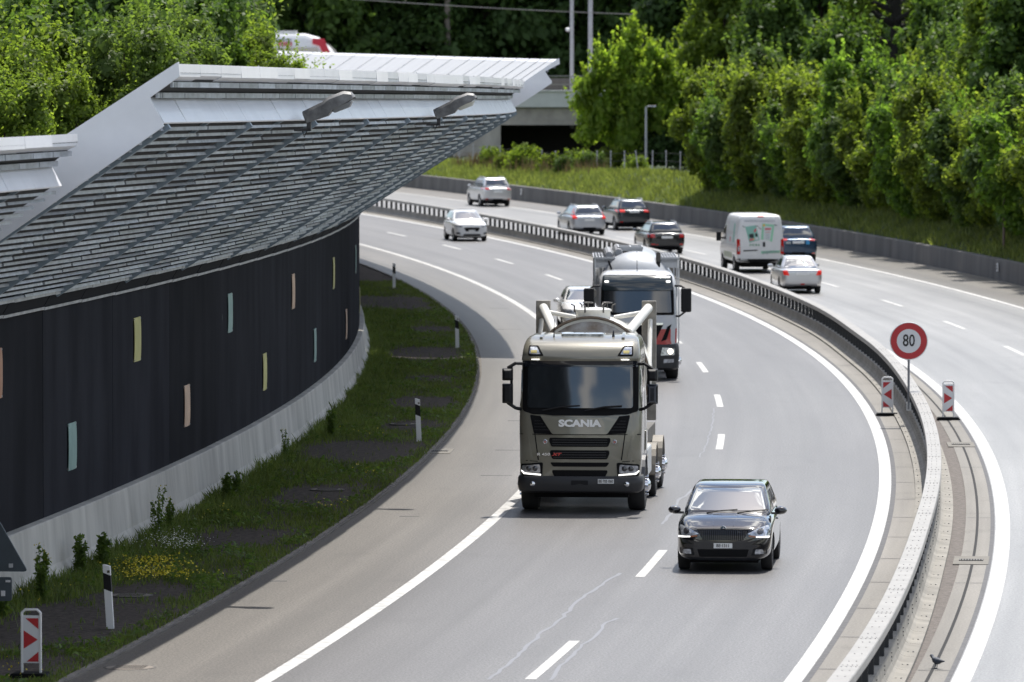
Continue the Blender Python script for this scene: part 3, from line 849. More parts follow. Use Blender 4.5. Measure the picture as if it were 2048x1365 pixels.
def mirrors(P, root, y, z, m):
    for sg in (-1, 1):
        mb = MB(); x = sg * (P['W'] / 2 + .09)
        rs = []
        for k, (f, r) in enumerate(((-.075, .03), (-.06, .075), (0, .095), (.06, .07), (.085, .02))):
            rs.append([Vector((x + sg * .115 * math.cos(a) * r / .095, y + f, z + .075 * math.sin(a) * r / .095)) for a in [2 * PI * i / 14 for i in range(14)]])
        mb.rings(rs); mb.box(min(x, x - sg * .17), max(x, x - sg * .17), y - .03, y + .03, z - .07, z - .03)
        mb.build('wing_mirror', m, root, smooth=50)
def make_car(name, label, cat, P, d, s, oncoming=False):
    root = thing(name, label, cat, 'cars driving on the motorway')
    bv = fit(P, root); H, W = P['H'], P['W']; belt = P['belt']; yF, yR = P['yF'], P['yR']
    hb, ht = P['hb'], P['ht']; gl = P.get('glass', M_glass); wsg = P.get('screen', gl)
    zc = P['hood1'] + .045; zr = H - .085
    def at(z): return hb + (ht - hb) * (z - belt) / (H - .07 - belt)
    def pt(nm, poly, ax, m, off=.006, sub=3, r=.03, both=False, par=None):
        mb = MB(); patch(bv, rpoly(poly, r), ax, mb, off, sub); return mb.build(nm, m, par or root, smooth=40)
    pt('windscreen', [(-at(zc) + .08, zc), (at(zc) - .08, zc), (at(zr) - .06, zr), (-at(zr) + .06, zr)], 'front', wsg, r=.05, sub=4)
    zd = P.get('rwz', P['deck'] + .07); zr2 = H - P.get('rwt', .1)
    pt('rear_window', [(-at(zd) + .09, zd), (at(zd) - .09, zd), (at(zr2) - .08, zr2), (-at(zr2) + .08, zr2)], 'rear', gl, r=.05, sub=4)
    z0, z1 = belt + .05, H - .14
    def yA(z): return P['yw0'] + (P['yw1'] - P['yw0']) * (z - belt) / (H - .07 - belt) - .2
    def yC(z): return P['yr0'] + (P['yr1'] - P['yr0']) * (z - belt) / (H - .07 - belt) + P.get('cpil', .2)
    bp = P.get('bp', -.12)
    for ax in ('left', 'right'):
        pt('side_window', [(bp + .04, z0), (yA(z0), z0), (yA(z1), z1), (bp + .04, z1)], ax, gl)
        pt('side_window', [(yC(z0), z0), (bp - .04, z0), (bp - .04, z1), (yC(z1), z1)], ax, gl)
        pt('door_handle', [(bp + .05, belt - .13), (bp + .24, belt - .13), (bp + .24, belt - .1), (bp + .05, belt - .1)], ax, P.get('handle', P['paint']), .025, 1, .01)
    for nm, polys, ax, m, off in P.get('bits', []):
        for p in polys: pt(nm, p, ax, m, off, P.get('bsub', 2), .02)
    mirrors(P, root, P['yw0'] - .42, belt + .07, P.get('mirror', P['paint']))
    for x in (-1, 1):
        for y in (P['wb'] / 2, -P['wb'] / 2):
            wheel(root, x * (W / 2 - .125), y, P['wr'], .21, P.get('rim', M_rim))
    ub = MB(); ub.box(-W / 2 + .26, W / 2 - .26, yR + .35, yF - .3, .16, .5)
    ub.build('underbody', M_black, root)
    if P.get('rails'):
        for sg in (-1, 1):
            mb = MB(); x = sg * (ht - .06)
            mb.tube([(x, P['yw1'] - .35, H - .035), (x, P['yw1'] - .5, H + .03), (x, P['yr1'] + .45, H + .03), (x, P['yr1'] + .3, H - .035)], .017, 6); mb.build('roof_rail', P['rails'], root)
    place(root, d, s, 0, oncoming)
    return root, bv
def rearset(P, lx0, lx1, lz0, lz1, tail=M_red, plz=None, bump=None, upper=None):
    """rear lamps, plate and bumper of a car seen from behind"""
    b = []
    lp = [(lx0, lz0), (lx1, lz0), (lx1, lz1), (lx0, lz1)]
    b.append(('tail_light', [lp, mir(lp)], 'rear', tail, .012))
    if plz: b.append(('licence_plate', [[(-.26, plz), (.26, plz), (.26, plz + .11), (-.26, plz + .11)]], 'rear', M_plate, .018))
    if bump: b.append(('bumper', [[(-P['W'] / 2 * .93, bump[0]), (P['W'] / 2 * .93, bump[0]), (P['W'] / 2 * .9, bump[1]), (-P['W'] / 2 * .9, bump[1])]], 'rear', M_trim, .01))
    rl = [(P['W'] / 2 - .32, .42), (P['W'] / 2 - .16, .42), (P['W'] / 2 - .16, .48), (P['W'] / 2 - .32, .48)]
    b.append(('rear_reflector', [rl, mir(rl)], 'rear', M_red, .016))
    return b
# --- black hatchback, nearest
black = paint('paint_black', (.003, .0035, .006), .0, .1)
P = dict(L=3.99, W=1.73, H=1.467, wb=2.47, fo=.85, wr=.31, hood0=.80, hood1=.985, belt=.95, deck=.97, yw0=1.12, yw1=.28, yr1=-1.42, yr0=-1.84, hb=.80, ht=.655, zb=.2, paint=black, glass=M_glass, screen=M_glassb, rim=M_rimd, rwz=1.06)
hl = [(.43, .695), (.60, .63), (.80, .615), (.825, .73), (.78, .83), (.62, .79)]
drl = [(.58, .632), (.80, .618), (.805, .645), (.585, .652)]
fog = [(.56, .335), (.72, .345), (.70, .42), (.575, .42)]
P['bits'] = [('headlight', [hl, mir(hl)], 'front', M_lamp, .008), ('daylight_strip', [drl, mir(drl)], 'front', M_drl, .022),
             ('turn_signal', [[(.45, .645), (.57, .632), (.58, .655), (.46, .675)], mir([(.45, .645), (.57, .632), (.58, .655), (.46, .675)])], 'front', M_amber, .02),
             ('fog_lamp_surround', [[(.5, .31), (.77, .33), (.78, .44), (.54, .44)], mir([(.5, .31), (.77, .33), (.78, .44), (.54, .44)])], 'front', M_trim, .004),
             ('fog_lamp', [fog, mir(fog)], 'front', M_lamp, .016),
             ('lower_grille', [[(-.42, .285), (.42, .285), (.46, .42), (-.46, .42)]], 'front', M_black, .006),
             ('headlight_lens', [[(.6 + .055 * math.cos(a) + .055, .735 + .055 * math.sin(a)) for a in [k * PI / 5 for k in range(10)]], mir([(.6 + .055 * math.cos(a) + .055, .735 + .055 * math.sin(a)) for a in [k * PI / 5 for k in range(10)]])], 'front', mat('lens_dark', (.03, .03, .035), .1, coat=1), .018),
             ('tail_light', [[(.55, .72), (.78, .74), (.76, .95), (.58, .95)], mir([(.55, .72), (.78, .74), (.76, .95), (.58, .95)])], 'rear', M_red, .01)]
car0, bv = make_car('hatchback', 'shiny black hatchback nearest the camera, licence plate BE 1311', 'car', P, -2.44, 107.7, True)
mb = MB(); patch(bv, rpoly([(-.455, .755), (-.36, .58), (.36, .58), (.455, .755)], .03), 'front', mb, .006, 2)
gr = mb.build('grille', M_black, car0)
mb = MB()
for k in range(-11, 12):
    x = k * .037; lim = .455 - (.0); zt_ = .752 - abs(x) * .02; zb_ = .585 if abs(x) < .36 else .585 + (abs(x) - .36) * 1.75
    if zt_ - zb_ > .03: patch(bv, [(x - .007, zb_), (x + .007, zb_), (x + .007, zt_), (x - .007, zt_)], 'front', mb, .03, 1)
mb.build('grille_bars', mat('grille_bar', (.03, .03, .034), .2, coat=.6), gr)
mb = MB(); patch(bv, [(-.47, .765), (.47, .765), (.47, .78), (-.47, .78)], 'front', mb, .012, 2); mb.build('grille_trim', M_trim, gr)
hy = bv.ray_cast(Vector((0, 20, .79)), Vector((0, -1, 0)))[0]
mb = MB(); mb.lathe([(0, .052), (.014, .052), (.018, .046)], 'Y', (0, hy.y - .004, .785), 24, 0); mb.lathe([(.0, .043), (.0205, .043)], 'Y', (0, hy.y - .004, .785), 24, 1)
c = Vector((0, hy.y + .019, .785))           # winged arrow emblem
mb.add([c + Vector((x, 0, z)) for x, z in ((.03, -.016), (.03, .0), (.012, .0), (-.006, .03), (-.012, .026), (-.004, .004), (-.02, .016), (-.026, .010), (-.012, -.004), (-.032, -.004), (-.032, -.012), (.01, -.016))], [tuple(range(12))], 0)
mb.build('emblem', [M_chrome, mat('emblem_dark', (.05, .09, .12), .3)], car0)
py = bv.ray_cast(Vector((0, 20, .485)), Vector((0, -1, 0)))[0].y
mb = MB(); mb.box(-.165, .165, py - .01, py + .014, .44, .53, 0); text(mb, 'BE·1311', .078, (0, py + .017, .485), (-1, 0, 0), (0, 0, 1), 1, font_scale=(.92, 1.0), bold=.001)
mb.build('licence_plate', [M_plate, M_ink], car0)
mb = MB()
for x0 in (.35, -.2):                         # wipers
    a = Vector((x0, 1.16, 1.0)); mb.tube([a, a + Vector((-.28 if x0 > 0 else -.3, .01, .045)), a + Vector((-.55, -.06, .06))], .011, 5)
mb.build('wiper', M_trim, car0)
mb = MB()                                      # bonnet creases
for sg in (-1, 1): patch(bv, [(sg * .17, 1.95), (sg * .182, 1.95), (sg * .262, 1.2), (sg * .25, 1.2)], 'top', mb, .007, 2)
mb.build('bonnet_crease', black, car0, smooth=40)
# no seats or driver built: the screen's dark colour stands for the dim interior
# --- silver and grey traffic
silver = paint('paint_silver', (.55, .55, .56), .6, .3)
white = paint('paint_white', (.78, .78, .78), .0, .25)
pale = paint('paint_pale_silver', (.62, .62, .63), .5, .3)
navy = paint('paint_navy', (.03, .065, .12), .4, .25)
anthr = paint('paint_anthracite', (.035, .042, .05), .4, .25)
blk2 = paint('paint_black_far', (.01, .011, .013), .3, .22)
grey = paint('paint_light_grey', (.47, .49, .53), .6, .3)
# white small hatch, oncoming
P = dict(L=4.06, W=1.695, H=1.5, wb=2.57, fo=.8, wr=.31, hood0=.86, hood1=1.03, belt=.98, deck=1.0, yw0=1.0, yw1=.15, yr1=-1.4, yr0=-1.9, hb=.78, ht=.58, zb=.22, paint=white, screen=M_glassb)
hl = [(.46, .70), (.79, .73), (.77, .80), (.5, .76)]
P['bits'] = [('headlight', [hl, mir(hl)], 'front', mat('lamp_smoke', (.08, .1, .13), .15, coat=1), .01), ('grille', [[(-.4, .66), (-.3, .5), (.3, .5), (.4, .66), (.3, .69), (-.3, .69)]], 'front', M_black, .012),
             ('licence_plate', [[(-.16, .5), (.16, .5), (.16, .57), (-.16, .57)]], 'front', M_plate, .03),
             ('lower_grille', [[(-.45, .27), (.45, .27), (.4, .37), (-.4, .37)]], 'front', M_trim, .008),
             ('fog_lamp', [[(.56, .35), (.76, .38), (.74, .46), (.6, .44)], mir([(.56, .35), (.76, .38), (.74, .46), (.6, .44)])], 'front', M_trim, .012)]
make_car('hatchback', 'small white hatchback with a dark grille alone in the glare, coming towards the camera', 'car', P, -1.74, 297, True)
# white car half hidden behind the second lorry
P = dict(L=4.3, W=1.78, H=1.46, wb=2.63, fo=.86, wr=.32, hood0=.8, hood1=1.0, belt=.96, deck=.98, yw0=1.05, yw1=.2, yr1=-1.4, yr0=-1.95, hb=.8, ht=.61, paint=white, screen=M_glassb)
hl = [(.46, .66), (.8, .66), (.82, .78), (.55, .76)]
P['bits'] = [('headlight', [hl, mir(hl)], 'front', M_lamp, .01), ('grille', [[(-.4, .6), (.4, .6), (.44, .72), (-.44, .72)]], 'front', M_trim, .01)]
make_car('hatchback', 'white car mostly hidden behind the second lorry, one mirror and part of its screen showing', 'car', P, -6.5, 205, True)
# silver estate farthest away
P = dict(L=4.66, W=1.8, H=1.68, wb=2.67, fo=.95, wr=.35, hood0=.95, hood1=1.15, belt=1.1, deck=1.12, yw0=1.1, yw1=.35, yr1=-1.75, yr0=-2.2, hb=.81, ht=.64, zb=.3, paint=pale, rwz=1.18, rails=M_steel)
P['bits'] = rearset(P, .52, .86, .99, 1.1, plz=.82, bump=(.34, .46)) + [('brake_light', [[(-.15, 1.56), (.15, 1.56), (.15, 1.585), (-.15, 1.585)]], 'rear', M_red, .02)]
make_car('estate_car', 'silver estate car farthest away in the right hand lane, seen from behind', 'car', P, 10.2, 349.6)
# silver estate with tall L shaped lamps
P = dict(L=4.63, W=1.85, H=1.5, wb=2.77, fo=.92, wr=.33, hood0=.82, hood1=1.0, belt=.98, deck=1.0, yw0=1.15, yw1=.3, yr1=-1.75, yr0=-2.15, hb=.83, ht=.62, paint=grey, rwz=1.05, rails=M_steel)
lp = [(.64, .82), (.86, .84), (.84, 1.02), (.74, 1.38), (.66, 1.38), (.74, 1.02), (.64, .92)]
P['bits'] = [('tail_light', [lp, mir(lp)], 'rear', M_redlit, .015), ('licence_plate', [[(-.26, .72), (.26, .72), (.26, .83), (-.26, .83)]], 'rear', M_plate, .015), ('bumper', [[(-.8, .3), (.8, .3), (.78, .4), (-.78, .4)]], 'rear', M_trim, .01)]
make_car('estate_car', 'light grey estate car with tall red lamps beside the barrier, seen from behind', 'car', P, 5.55, 304.8)
# dark suv
P = dict(L=4.45, W=1.82, H=1.6, wb=2.67, fo=.85, wr=.35, hood0=.95, hood1=1.1, belt=1.05, deck=1.08, yw0=1.1, yw1=.35, yr1=-1.65, yr0=-2.05, hb=.82, ht=.64, zb=.28, paint=anthr, rwz=1.14, rails=M_steel)
P['bits'] = rearset(P, .5, .87, .95, 1.07, tail=M_redlit, plz=.92, bump=(.32, .44))
make_car('suv', 'anthracite SUV with roof rails ahead of the van, in the right hand lane', 'car', P, 9.15, 311)
# black estate
P = dict(L=4.66, W=1.81, H=1.46, wb=2.68, fo=.9, wr=.33, hood0=.8, hood1=1.0, belt=.96, deck=.98, yw0=1.15, yw1=.3, yr1=-1.8, yr0=-2.15, hb=.81, ht=.62, paint=blk2, rwz=1.03, rails=M_steel)
P['bits'] = rearset(P, .58, .87, .76, .92, plz=.72, bump=(.3, .36)) + [('reflector_strip', [[(-.6, .42), (-.4, .42), (-.4, .45), (-.6, .45)]], 'rear', M_red, .014)]
make_car('estate_car', 'black estate car half hidden behind the silo lorry, seen from behind', 'car', P, 4.85, 279.9)
# navy suv
P = dict(L=4.55, W=1.86, H=1.66, wb=2.7, fo=.9, wr=.35, hood0=.95, hood1=1.12, belt=1.08, deck=1.1, yw0=1.1, yw1=.3, yr1=-1.7, yr0=-2.1, hb=.84, ht=.65, zb=.3, paint=navy, rwz=1.16)
P['bits'] = rearset(P, .5, .88, 1.0, 1.1, tail=M_red, plz=.88, bump=(.34, .5)) + [('sticker', [[(.34, .84), (.5, .84), (.5, 1.0), (.34, 1.0)]], 'rear', mat('sticker_blue', (.05, .3, .6), .4), .02), ('sticker', [[(-.56, .87), (-.34, .87), (-.34, .96), (-.56, .96)]], 'rear', M_rim, .02)]
make_car('suv', 'navy blue SUV beside the white van, blue sticker next to its plate', 'car', P, 8.85, 267.9)
# silver saloon with boot
P = dict(L=4.19, W=1.66, H=1.46, wb=2.44, fo=.8, wr=.3, hood0=.78, hood1=.98, belt=.95, deck=.98, yw0=1.05, yw1=.25, yr1=-.95, yr0=-1.5, hb=.77, ht=.56, paint=silver, glass=M_glassb, rwz=1.0, cpil=.28, bp=.0)
lp = [(.52, .72), (.74, .74), (.76, .9), (.6, .92)]
P['bits'] = [('tail_light', [lp, mir(lp)], 'rear', M_redlit, .015), ('licence_plate', [[(-.26, .74), (.26, .74), (.26, .85), (-.26, .85)]], 'rear', M_plate, .015), ('fog_lamp', [[(-.08, .36), (.08, .36), (.08, .41), (-.08, .41)]], 'rear', M_red, .016), ('bumper', [[(-.68, .26), (.68, .26), (.66, .31), (-.66, .31)]], 'rear', M_trim, .01)]
make_car('saloon_car', 'silver saloon with round red lamps, nearest car behind the barrier', 'car', P, 4.2, 236.3)

# --- white delivery van
def van():
    root = thing('delivery_van', 'white high roof delivery van with green posters on its rear doors', 'van')
    W, H, L = 2.05, 2.5, 5.4; hw = W / 2; yR = 0
    mb = MB(); rs = []
    for z, h, yr, yf in ((.42, .93, .03, 5.15), (.5, .99, .0, 5.3), (.9, 1.02, 0, 5.35), (1.15, 1.02, .0, 5.2), (1.35, 1.01, .01, 4.75), (1.9, .965, .03, 4.2), (2.3, .91, .05, 3.85), (2.43, .87, .09, 3.7), (2.49, .78, .2, 3.5), (2.51, .6, .45, 3.2)):
        rs.append(rring(yr, yf, h, z, .22, .1, .12, .03))
    mb.rings(rs)
    o = smooth_mesh(mb, 1); cut = []
    for y in (1.0, 4.45):
        cm = MB(); cm.lathe([(-1.3, .42), (1.3, .42)], 'X', (0, y, .36), 26); c = link('c', cm.mesh('c', [])); cut.append(c)
        bo = o.modifiers.new('b', 'BOOLEAN'); bo.object = c; bo.solver = 'EXACT'
    me = evaluated(o); drop(o, *cut); sh = MB(); mesh_into(sh, me)
    M_van = mat('van_white', (.74, .74, .74), .35, coat=.4, var=.05)
    sh.build('body', M_van, root, smooth=38); bv = bvh_of(sh)
    def pt(nm, poly, ax, m, off=.008, sub=2, r=.02, par=None, sk=.02):
        mb = MB(); patch(bv, rpoly(poly, r), ax, mb, off, sub, skirt=sk); return mb.build(nm, m, par or root, smooth=40)
    for sg in (-1, 1):
        dr = [(sg * .01, .62), (sg * .90, .62), (sg * .89, 1.5), (sg * .8, 2.32), (sg * .01, 2.36)]
        d_ = pt('rear_door', dr if sg > 0 else dr[::-1], 'rear', M_van, .014, 3, .05)
        if sg > 0: pt('handle', [(.1, 1.12), (.2, 1.12), (.2, 1.33), (.1, 1.33)], 'rear', M_trim, .03, 1, .03, d_)
        tl = [(sg * .86, .8), (sg * 1.0, .8), (sg * 1.0, 1.45), (sg * .88, 1.45)]
        t_ = pt('tail_light', tl if sg > 0 else tl[::-1], 'rear', M_red, .02)
        tl = [(sg * .9, .95), (sg * .97, .92), (sg * .97, 1.1), (sg * .9, 1.2)]
        pt('reverse_lens', tl if sg > 0 else tl[::-1], 'rear', M_lamp, .03, 1, .01, t_)
    pt('bumper', [(-1.0, .42), (1.0, .42), (.99, .6), (-.99, .6)], 'rear', M_trim, .05, 2)
    pt('brake_light', [(-.12, 2.38), (.16, 2.38), (.16, 2.43), (-.12, 2.43)], 'rear', M_red, .02, 1)
    pt('licence_plate', [(-.68, .78), (-.16, .78), (-.16, .89), (-.68, .89)], 'rear', M_plate, .026, 1, .01)
    pt('plate_lamp_bar', [(-.74, .93), (-.12, .96), (-.12, 1.0), (-.74, .98)], 'rear', M_trim, .03, 1, .01)
    G1 = mat('poster_mint', (.3, .62, .42), .5); G2 = mat('poster_teal', (.25, .5, .42), .5); G3 = mat('poster_pale', (.62, .66, .66), .5)
    G4 = mat('poster_red', (.6, .15, .17), .5); G5 = mat('poster_yellow', (.75, .5, .1), .5); G6 = mat('poster_black', (.02, .03, .03), .5); G7 = mat('lettering_green', (.1, .3, .16), .5); G8 = mat('lettering_grey', (.25, .27, .32), .5)
    p1 = pt('poster', [(-.66, 1.98), (-.48, 1.3), (-.04, 1.42), (-.2, 2.04)][::-1], 'rear', G2, .03, 2, .01)
    pt('poster_block', [(-.47, 1.5), (-.5, 1.66), (-.3, 1.7), (-.28, 1.5)], 'rear', G6, .035, 1, .05, p1); pt('poster_block', [(-.22, 1.55), (-.24, 1.7), (-.14, 1.7), (-.12, 1.56)], 'rear', G6, .035, 1, .04, p1)
    pt('poster_block', [(-.24, 1.72), (-.3, 1.8), (-.22, 1.92), (-.16, 1.86)], 'rear', G4, .036, 1, .02, p1); pt('poster_block', [(-.48, 1.37), (-.47, 1.47), (-.3, 1.49), (-.28, 1.41)], 'rear', G4, .035, 1, .02, p1)
    pt('poster_block', [(-.33, 1.42), (-.32, 1.48), (-.26, 1.48), (-.27, 1.42)], 'rear', G5, .04, 1, .02, p1); pt('poster_block', [(-.24, 1.42), (-.23, 1.54), (-.1, 1.54), (-.09, 1.43)], 'rear', G3, .036, 1, .01, p1)
    p2 = pt('poster', [(.02, 1.44), (.08, 2.12), (.6, 2.06), (.5, 1.34), (.44, 1.34), (.4, 1.4)][::-1], 'rear', G1, .03, 2, .01)
    pt('poster_block', [(.12, 1.42), (.15, 2.02), (.5, 1.98), (.42, 1.42)][::-1], 'rear', G3, .035, 2, .01, p2)
    pt('poster_block', [(.1, 1.99), (.11, 2.09), (.2, 2.09), (.2, 1.99)], 'rear', G5, .04, 1, .05, p2); pt('poster_block', [(.18, 1.84), (.2, 1.93), (.46, 1.92), (.44, 1.84)], 'rear', G4, .04, 1, .02, p2); pt('poster_block', [(.2, 1.74), (.2, 1.76), (.42, 1.75), (.42, 1.73)], 'rear', G4, .04, 1, .0, p2)
    for k in range(5): pt('poster_block', [(.22, 1.46 + k * .05), (.22, 1.47 + k * .05), (.38, 1.47 + k * .05), (.38, 1.46 + k * .05)], 'rear', G8, .04, 1, 0, p2)
    for (x, z) in ((-.72, 1.98), (-.14, 2.0), (-.02, 1.9), (.66, 2.04)): pt('clip', [(x - .06, z + .02), (x + .05, z - .03), (x + .05, z - .005), (x - .05, z + .045)], 'rear', G6, .036, 1, .01)
    pt('stripe', [(.03, .83), (.85, .87), (.85, .97), (.03, .94)][::-1], 'rear', G1, .03, 2, .0)
    def yat(x, z): return bv.ray_cast(Vector((x, -20, z)), Vector((0, 1, 0)))[0].y
    mb = MB(); text(mb, 'WWW.MOOOLING.CH', .115, (-.05, yat(0, 2.22) - .025, 2.22), (1, 0, 0), (0, 0, 1), 0, font_scale=(1.1, 1)); mb.build('lettering', G8, root)
    mb = MB(); text(mb, 'gugelfuhre', .2, (.44, yat(.4, .9) - .04, .91), (1, 0, 0), (0, 0, 1), 0, font_scale=(.85, 1)); mb.build('lettering', G8, root)
    mb = MB(); text(mb, '3 C 8 3', .12, (-.26, yat(-.3, 1.2) - .03, 1.2), (1, 0, 0), (0, 0, 1), 0, font_scale=(1.2, .9), bold=.006); mb.build('lettering', G7, root)
    for ax in ('left', 'right'):
        pt('side_poster', [(.5, 1.2), (3.0, 1.2), (3.0, 1.6), (.5, 1.6)], ax, G3, .006, 2); pt('side_poster', [(.6, 1.75), (2.6, 1.75), (2.5, 2.2), (.7, 2.2)], ax, G3, .006, 2)
        pt('side_strip', [(1.5, .5), (3.9, .5), (3.9, .85), (1.5, .85)], ax, mat('van_sage', (.45, .5, .38), .5), .006, 2)
        pt('side_poster', [(.9, 1.3), (1.2, 1.3), (1.2, 2.1), (.9, 2.1)], ax, G2, .012, 2); pt('side_poster', [(1.9, 1.3), (2.1, 1.3), (2.1, 1.5), (1.9, 1.5)], ax, G4, .012, 2)
        pt('side_window', [(3.35, 1.35), (4.3, 1.35), (3.9, 1.95), (3.35, 1.95)], ax, M_glass, .01, 2)
    pt('windscreen', [(-.85, 1.3), (.85, 1.3), (.78, 2.05), (-.78, 2.05)], 'front', M_glass, .01, 3)
    for sg in (-1, 1):
        mb = MB(); x = sg * 1.2; mb.box(x - .1, x + .1, 4.05, 4.2, 1.25, 1.65); mb.box(min(sg * .98, x), max(sg * .98, x), 4.1, 4.16, 1.35, 1.42); mb.build('wing_mirror', M_trim, root, bevel=.03)
        for y in (1.0, 4.45): wheel(root, sg * .9, y, .35, .23, M_rim, 6)
    mb = MB(); mb.box(-.75, .75, .3, 5, .25, .6); mb.build('underbody', M_black, root)
    place(root, 5.42, 255.0)
van()

# ---------------------------------------------------------------- lorries
M_khaki = mat('cab_khaki', (.2, .188, .148), .3, metal=.15, coat=.8, var=.04)
M_tank = mat('tank_white', (.68, .67, .63), .4, coat=.3, var=.1, vscale=1.2)
M_rust = mat('tank_end', (.42, .41, .4), .6, var=.5, vscale=3.5, vcol=(.2, .15, .11))
M_rimsteel = mat('tank_rim', (.2, .15, .11), .7, var=.35, vscale=5)
M_frame = mat('chassis', (.1, .095, .085), .7, var=.3)
M_portal = mat('grey_steel', (.24, .225, .2), .7, metal=.1, var=.35, vscale=4)
def cab_tools(sh, root):
    bv = bvh_of(sh)
    def pt(nm, poly, m, off=.008, sub=3, r=.02, ax='front', par=None):
        mb = MB(); patch(bv, rpoly(poly, r) if r else poly, ax, mb, off, sub); return mb.build(nm, m, par or root, smooth=40)
    def pt2(nm, poly, m, *a, **k):
        return pt(nm, poly, m, *a, **k), pt(nm, mir(poly), m, *a, **k)
    return bv, pt, pt2
def truck_wheels(root, ys, r=.5, w=.36, hw=1.08, rims=None):
    for i, y in enumerate(ys):
        for sg in (-1, 1):
            o = wheel(root, sg * hw, y, r, w, rims or M_chrome, 10)
            mb = MB(); x = sg * (hw + w / 2)
            mb.lathe([(-sg * .06, r * .3), (sg * .05, r * .27), (sg * .09, r * .16), (sg * .1, .01)], 'X', (x, y, r), 16)
            for k in range(10):
                a = 2 * PI * k / 10; c = Vector((x - sg * .02, y + math.cos(a) * r * .4, r + math.sin(a) * r * .4)); mb.tube([c, c + Vector((sg * .07, 0, 0))], .018, 6)
            mb.build('hub', M_chrome, o, smooth=40)
def lorry1():
    root = thing('tank_lorry', 'khaki lorry cab pulling a white tank, coming towards the camera in the near lane', 'lorry')
    sh = MB(); rs = []
    # (z, front y, half width, rear y)   front of bumper = y 0
    for z, yf, hw in ((.68, -.05, 1.2), (1.05, -.02, 1.225), (1.6, -.035, 1.235), (1.95, -.06, 1.235), (2.08, -.10, 1.23), (2.5, -.155, 1.215), (3.0, -.23, 1.195), (3.06, -.215, 1.195), (3.13, -.2, 1.2), (3.26, -.26, 1.185), (3.38, -.38, 1.165), (3.46, -.56, 1.14), (3.52, -.82, 1.1), (3.55, -1.02, 1.04), (3.56, -1.3, .93)):
        rs.append(rring(-2.25 if z < 3.4 else -2.2, yf, hw, z, .2, .1, .10, .0, n=6, m=8))
    sh.rings(rs)
    sh.build('cab', M_khaki, root, smooth=35)
    bv, pt, pt2 = cab_tools(sh, root)
    # windscreen with black surround
    pt('screen_surround', [(-1.17, 2.07), (-.95, 2.0), (.95, 2.0), (1.17, 2.07), (1.165, 3.07), (-1.165, 3.07)], M_black, .006, 4, .05)
    pt('windscreen', [(-1.06, 2.13), (1.06, 2.13), (1.05, 2.96), (-1.05, 2.96)], mat('lorry_screen', (.006, .009, .012), .07, spec=.9, ior=1.65), .035, 4, .06)
    pt('sun_visor', [(-1.14, 2.95), (1.14, 2.95), (1.15, 3.08), (-1.15, 3.08)], mat('visor_smoke', (.012, .014, .02), .12, coat=.8), .05, 3, .04)
    pt('roof_ledge', [(-1.16, 3.085), (1.16, 3.085), (1.15, 3.15), (-1.15, 3.15)], M_khaki, .07, 3, .02)
    # upper lamps
    for q in pt2('roof_lamp_surround', [(.74, 3.17), (1.06, 3.17), (1.05, 3.37), (.86, 3.37)], M_black, .012, 2, .03):
        pass
    for q in pt2('roof_lamp', [(.80, 3.20), (1.03, 3.20), (1.02, 3.34), (.89, 3.34)], M_lamp, .028, 2, .02): pass
    for x0 in (-.93, .93):
        mb = MB(); patch(bv, [(x0 - .05, 3.22), (x0 + .07, 3.22), (x0 + .07, 3.27), (x0 - .05, 3.27)], 'front', mb, .036, 1); mb.build('roof_lamp_bulb', mat('bulb_yellow', (.75, .62, .25), .3), root)
    pt2('marker_lamp', [(.82, 3.105), (.98, 3.105), (.98, 3.125), (.82, 3.125)], M_drl, .085, 1, .0)
    # cowl and lower front: nose shield, side vents, slots
    mb = MB()
    pt('cowl', [(-1.0, 2.03), (-.55, 1.98), (.55, 1.98), (1.0, 2.03), (.95, 2.12), (-.95, 2.12)], M_black, .02, 3, .03)
    nose = pt('nose_panel', [(-.8, 1.98), (-.56, 1.62), (-.5, 1.6), (.5, 1.6), (.56, 1.62), (.8, 1.98), (.4, 1.94), (-.4, 1.94)], M_khaki, .045, 3, .03)
    pt2('side_vent', [(.5, 1.605), (.93, 1.62), (1.01, 1.99), (.74, 1.96)], M_black, .012, 2, .03)
    mb = MB()
    for k in range(4):
        for sg in (-1, 1):
            q = [(sg * (.62 + .06 * k), 1.68 + .06 * k), (sg * .92, 1.68 + .06 * k), (sg * .92, 1.70 + .06 * k), (sg * (.62 + .06 * k), 1.70 + .06 * k)]
            patch(bv, q if sg > 0 else q[::-1], 'front', mb, .024, 1)
    mb.build('vent_bars', M_trim, root)
    slots = [(1.355, 1.535, .62), (1.105, 1.285, .6), (.955, 1.04, .59), (.75, .885, .56)]
    for z0, z1, hx in slots:
        g = pt('grille_slot', [(-hx + .05, z0), (hx - .05, z0), (hx, (z0 + z1) / 2 + .03), (hx - .01, z1), (-hx + .01, z1), (-hx, (z0 + z1) / 2 + .03)], M_black, .014, 2, .03)
    mb = MB()
    for z0, z1, hx in slots[:2]:
        for k in range(3): patch(bv, [(-hx + .07, z0 + .03 + k * .05), (hx - .07, z0 + .03 + k * .05), (hx - .07, z0 + .045 + k * .05), (-hx + .07, z0 + .045 + k * .05)], 'front', mb, .022, 2)
    mb.build('grille_mesh', mat('mesh_dark', (.025, .025, .027), .6), root)
    mb = MB()                                     # panel gaps either side of the grille
    for sg in (-1, 1):
        q = [(sg * .90, 1.62), (sg * .92, 1.62), (sg * .835, .98), (sg * .81, .98)]; patch(bv, q if sg < 0 else q[::-1], 'front', mb, .004, 2)
    patch(bv, [(-1.2, 1.07), (-.85, 1.05), (-.85, 1.062), (-1.2, 1.085)], 'front', mb, .004, 2); patch(bv, [(.85, 1.05), (1.2, 1.07), (1.2, 1.085), (.85, 1.062)], 'front', mb, .004, 2)
    mb.build('panel_gap', M_black, root)
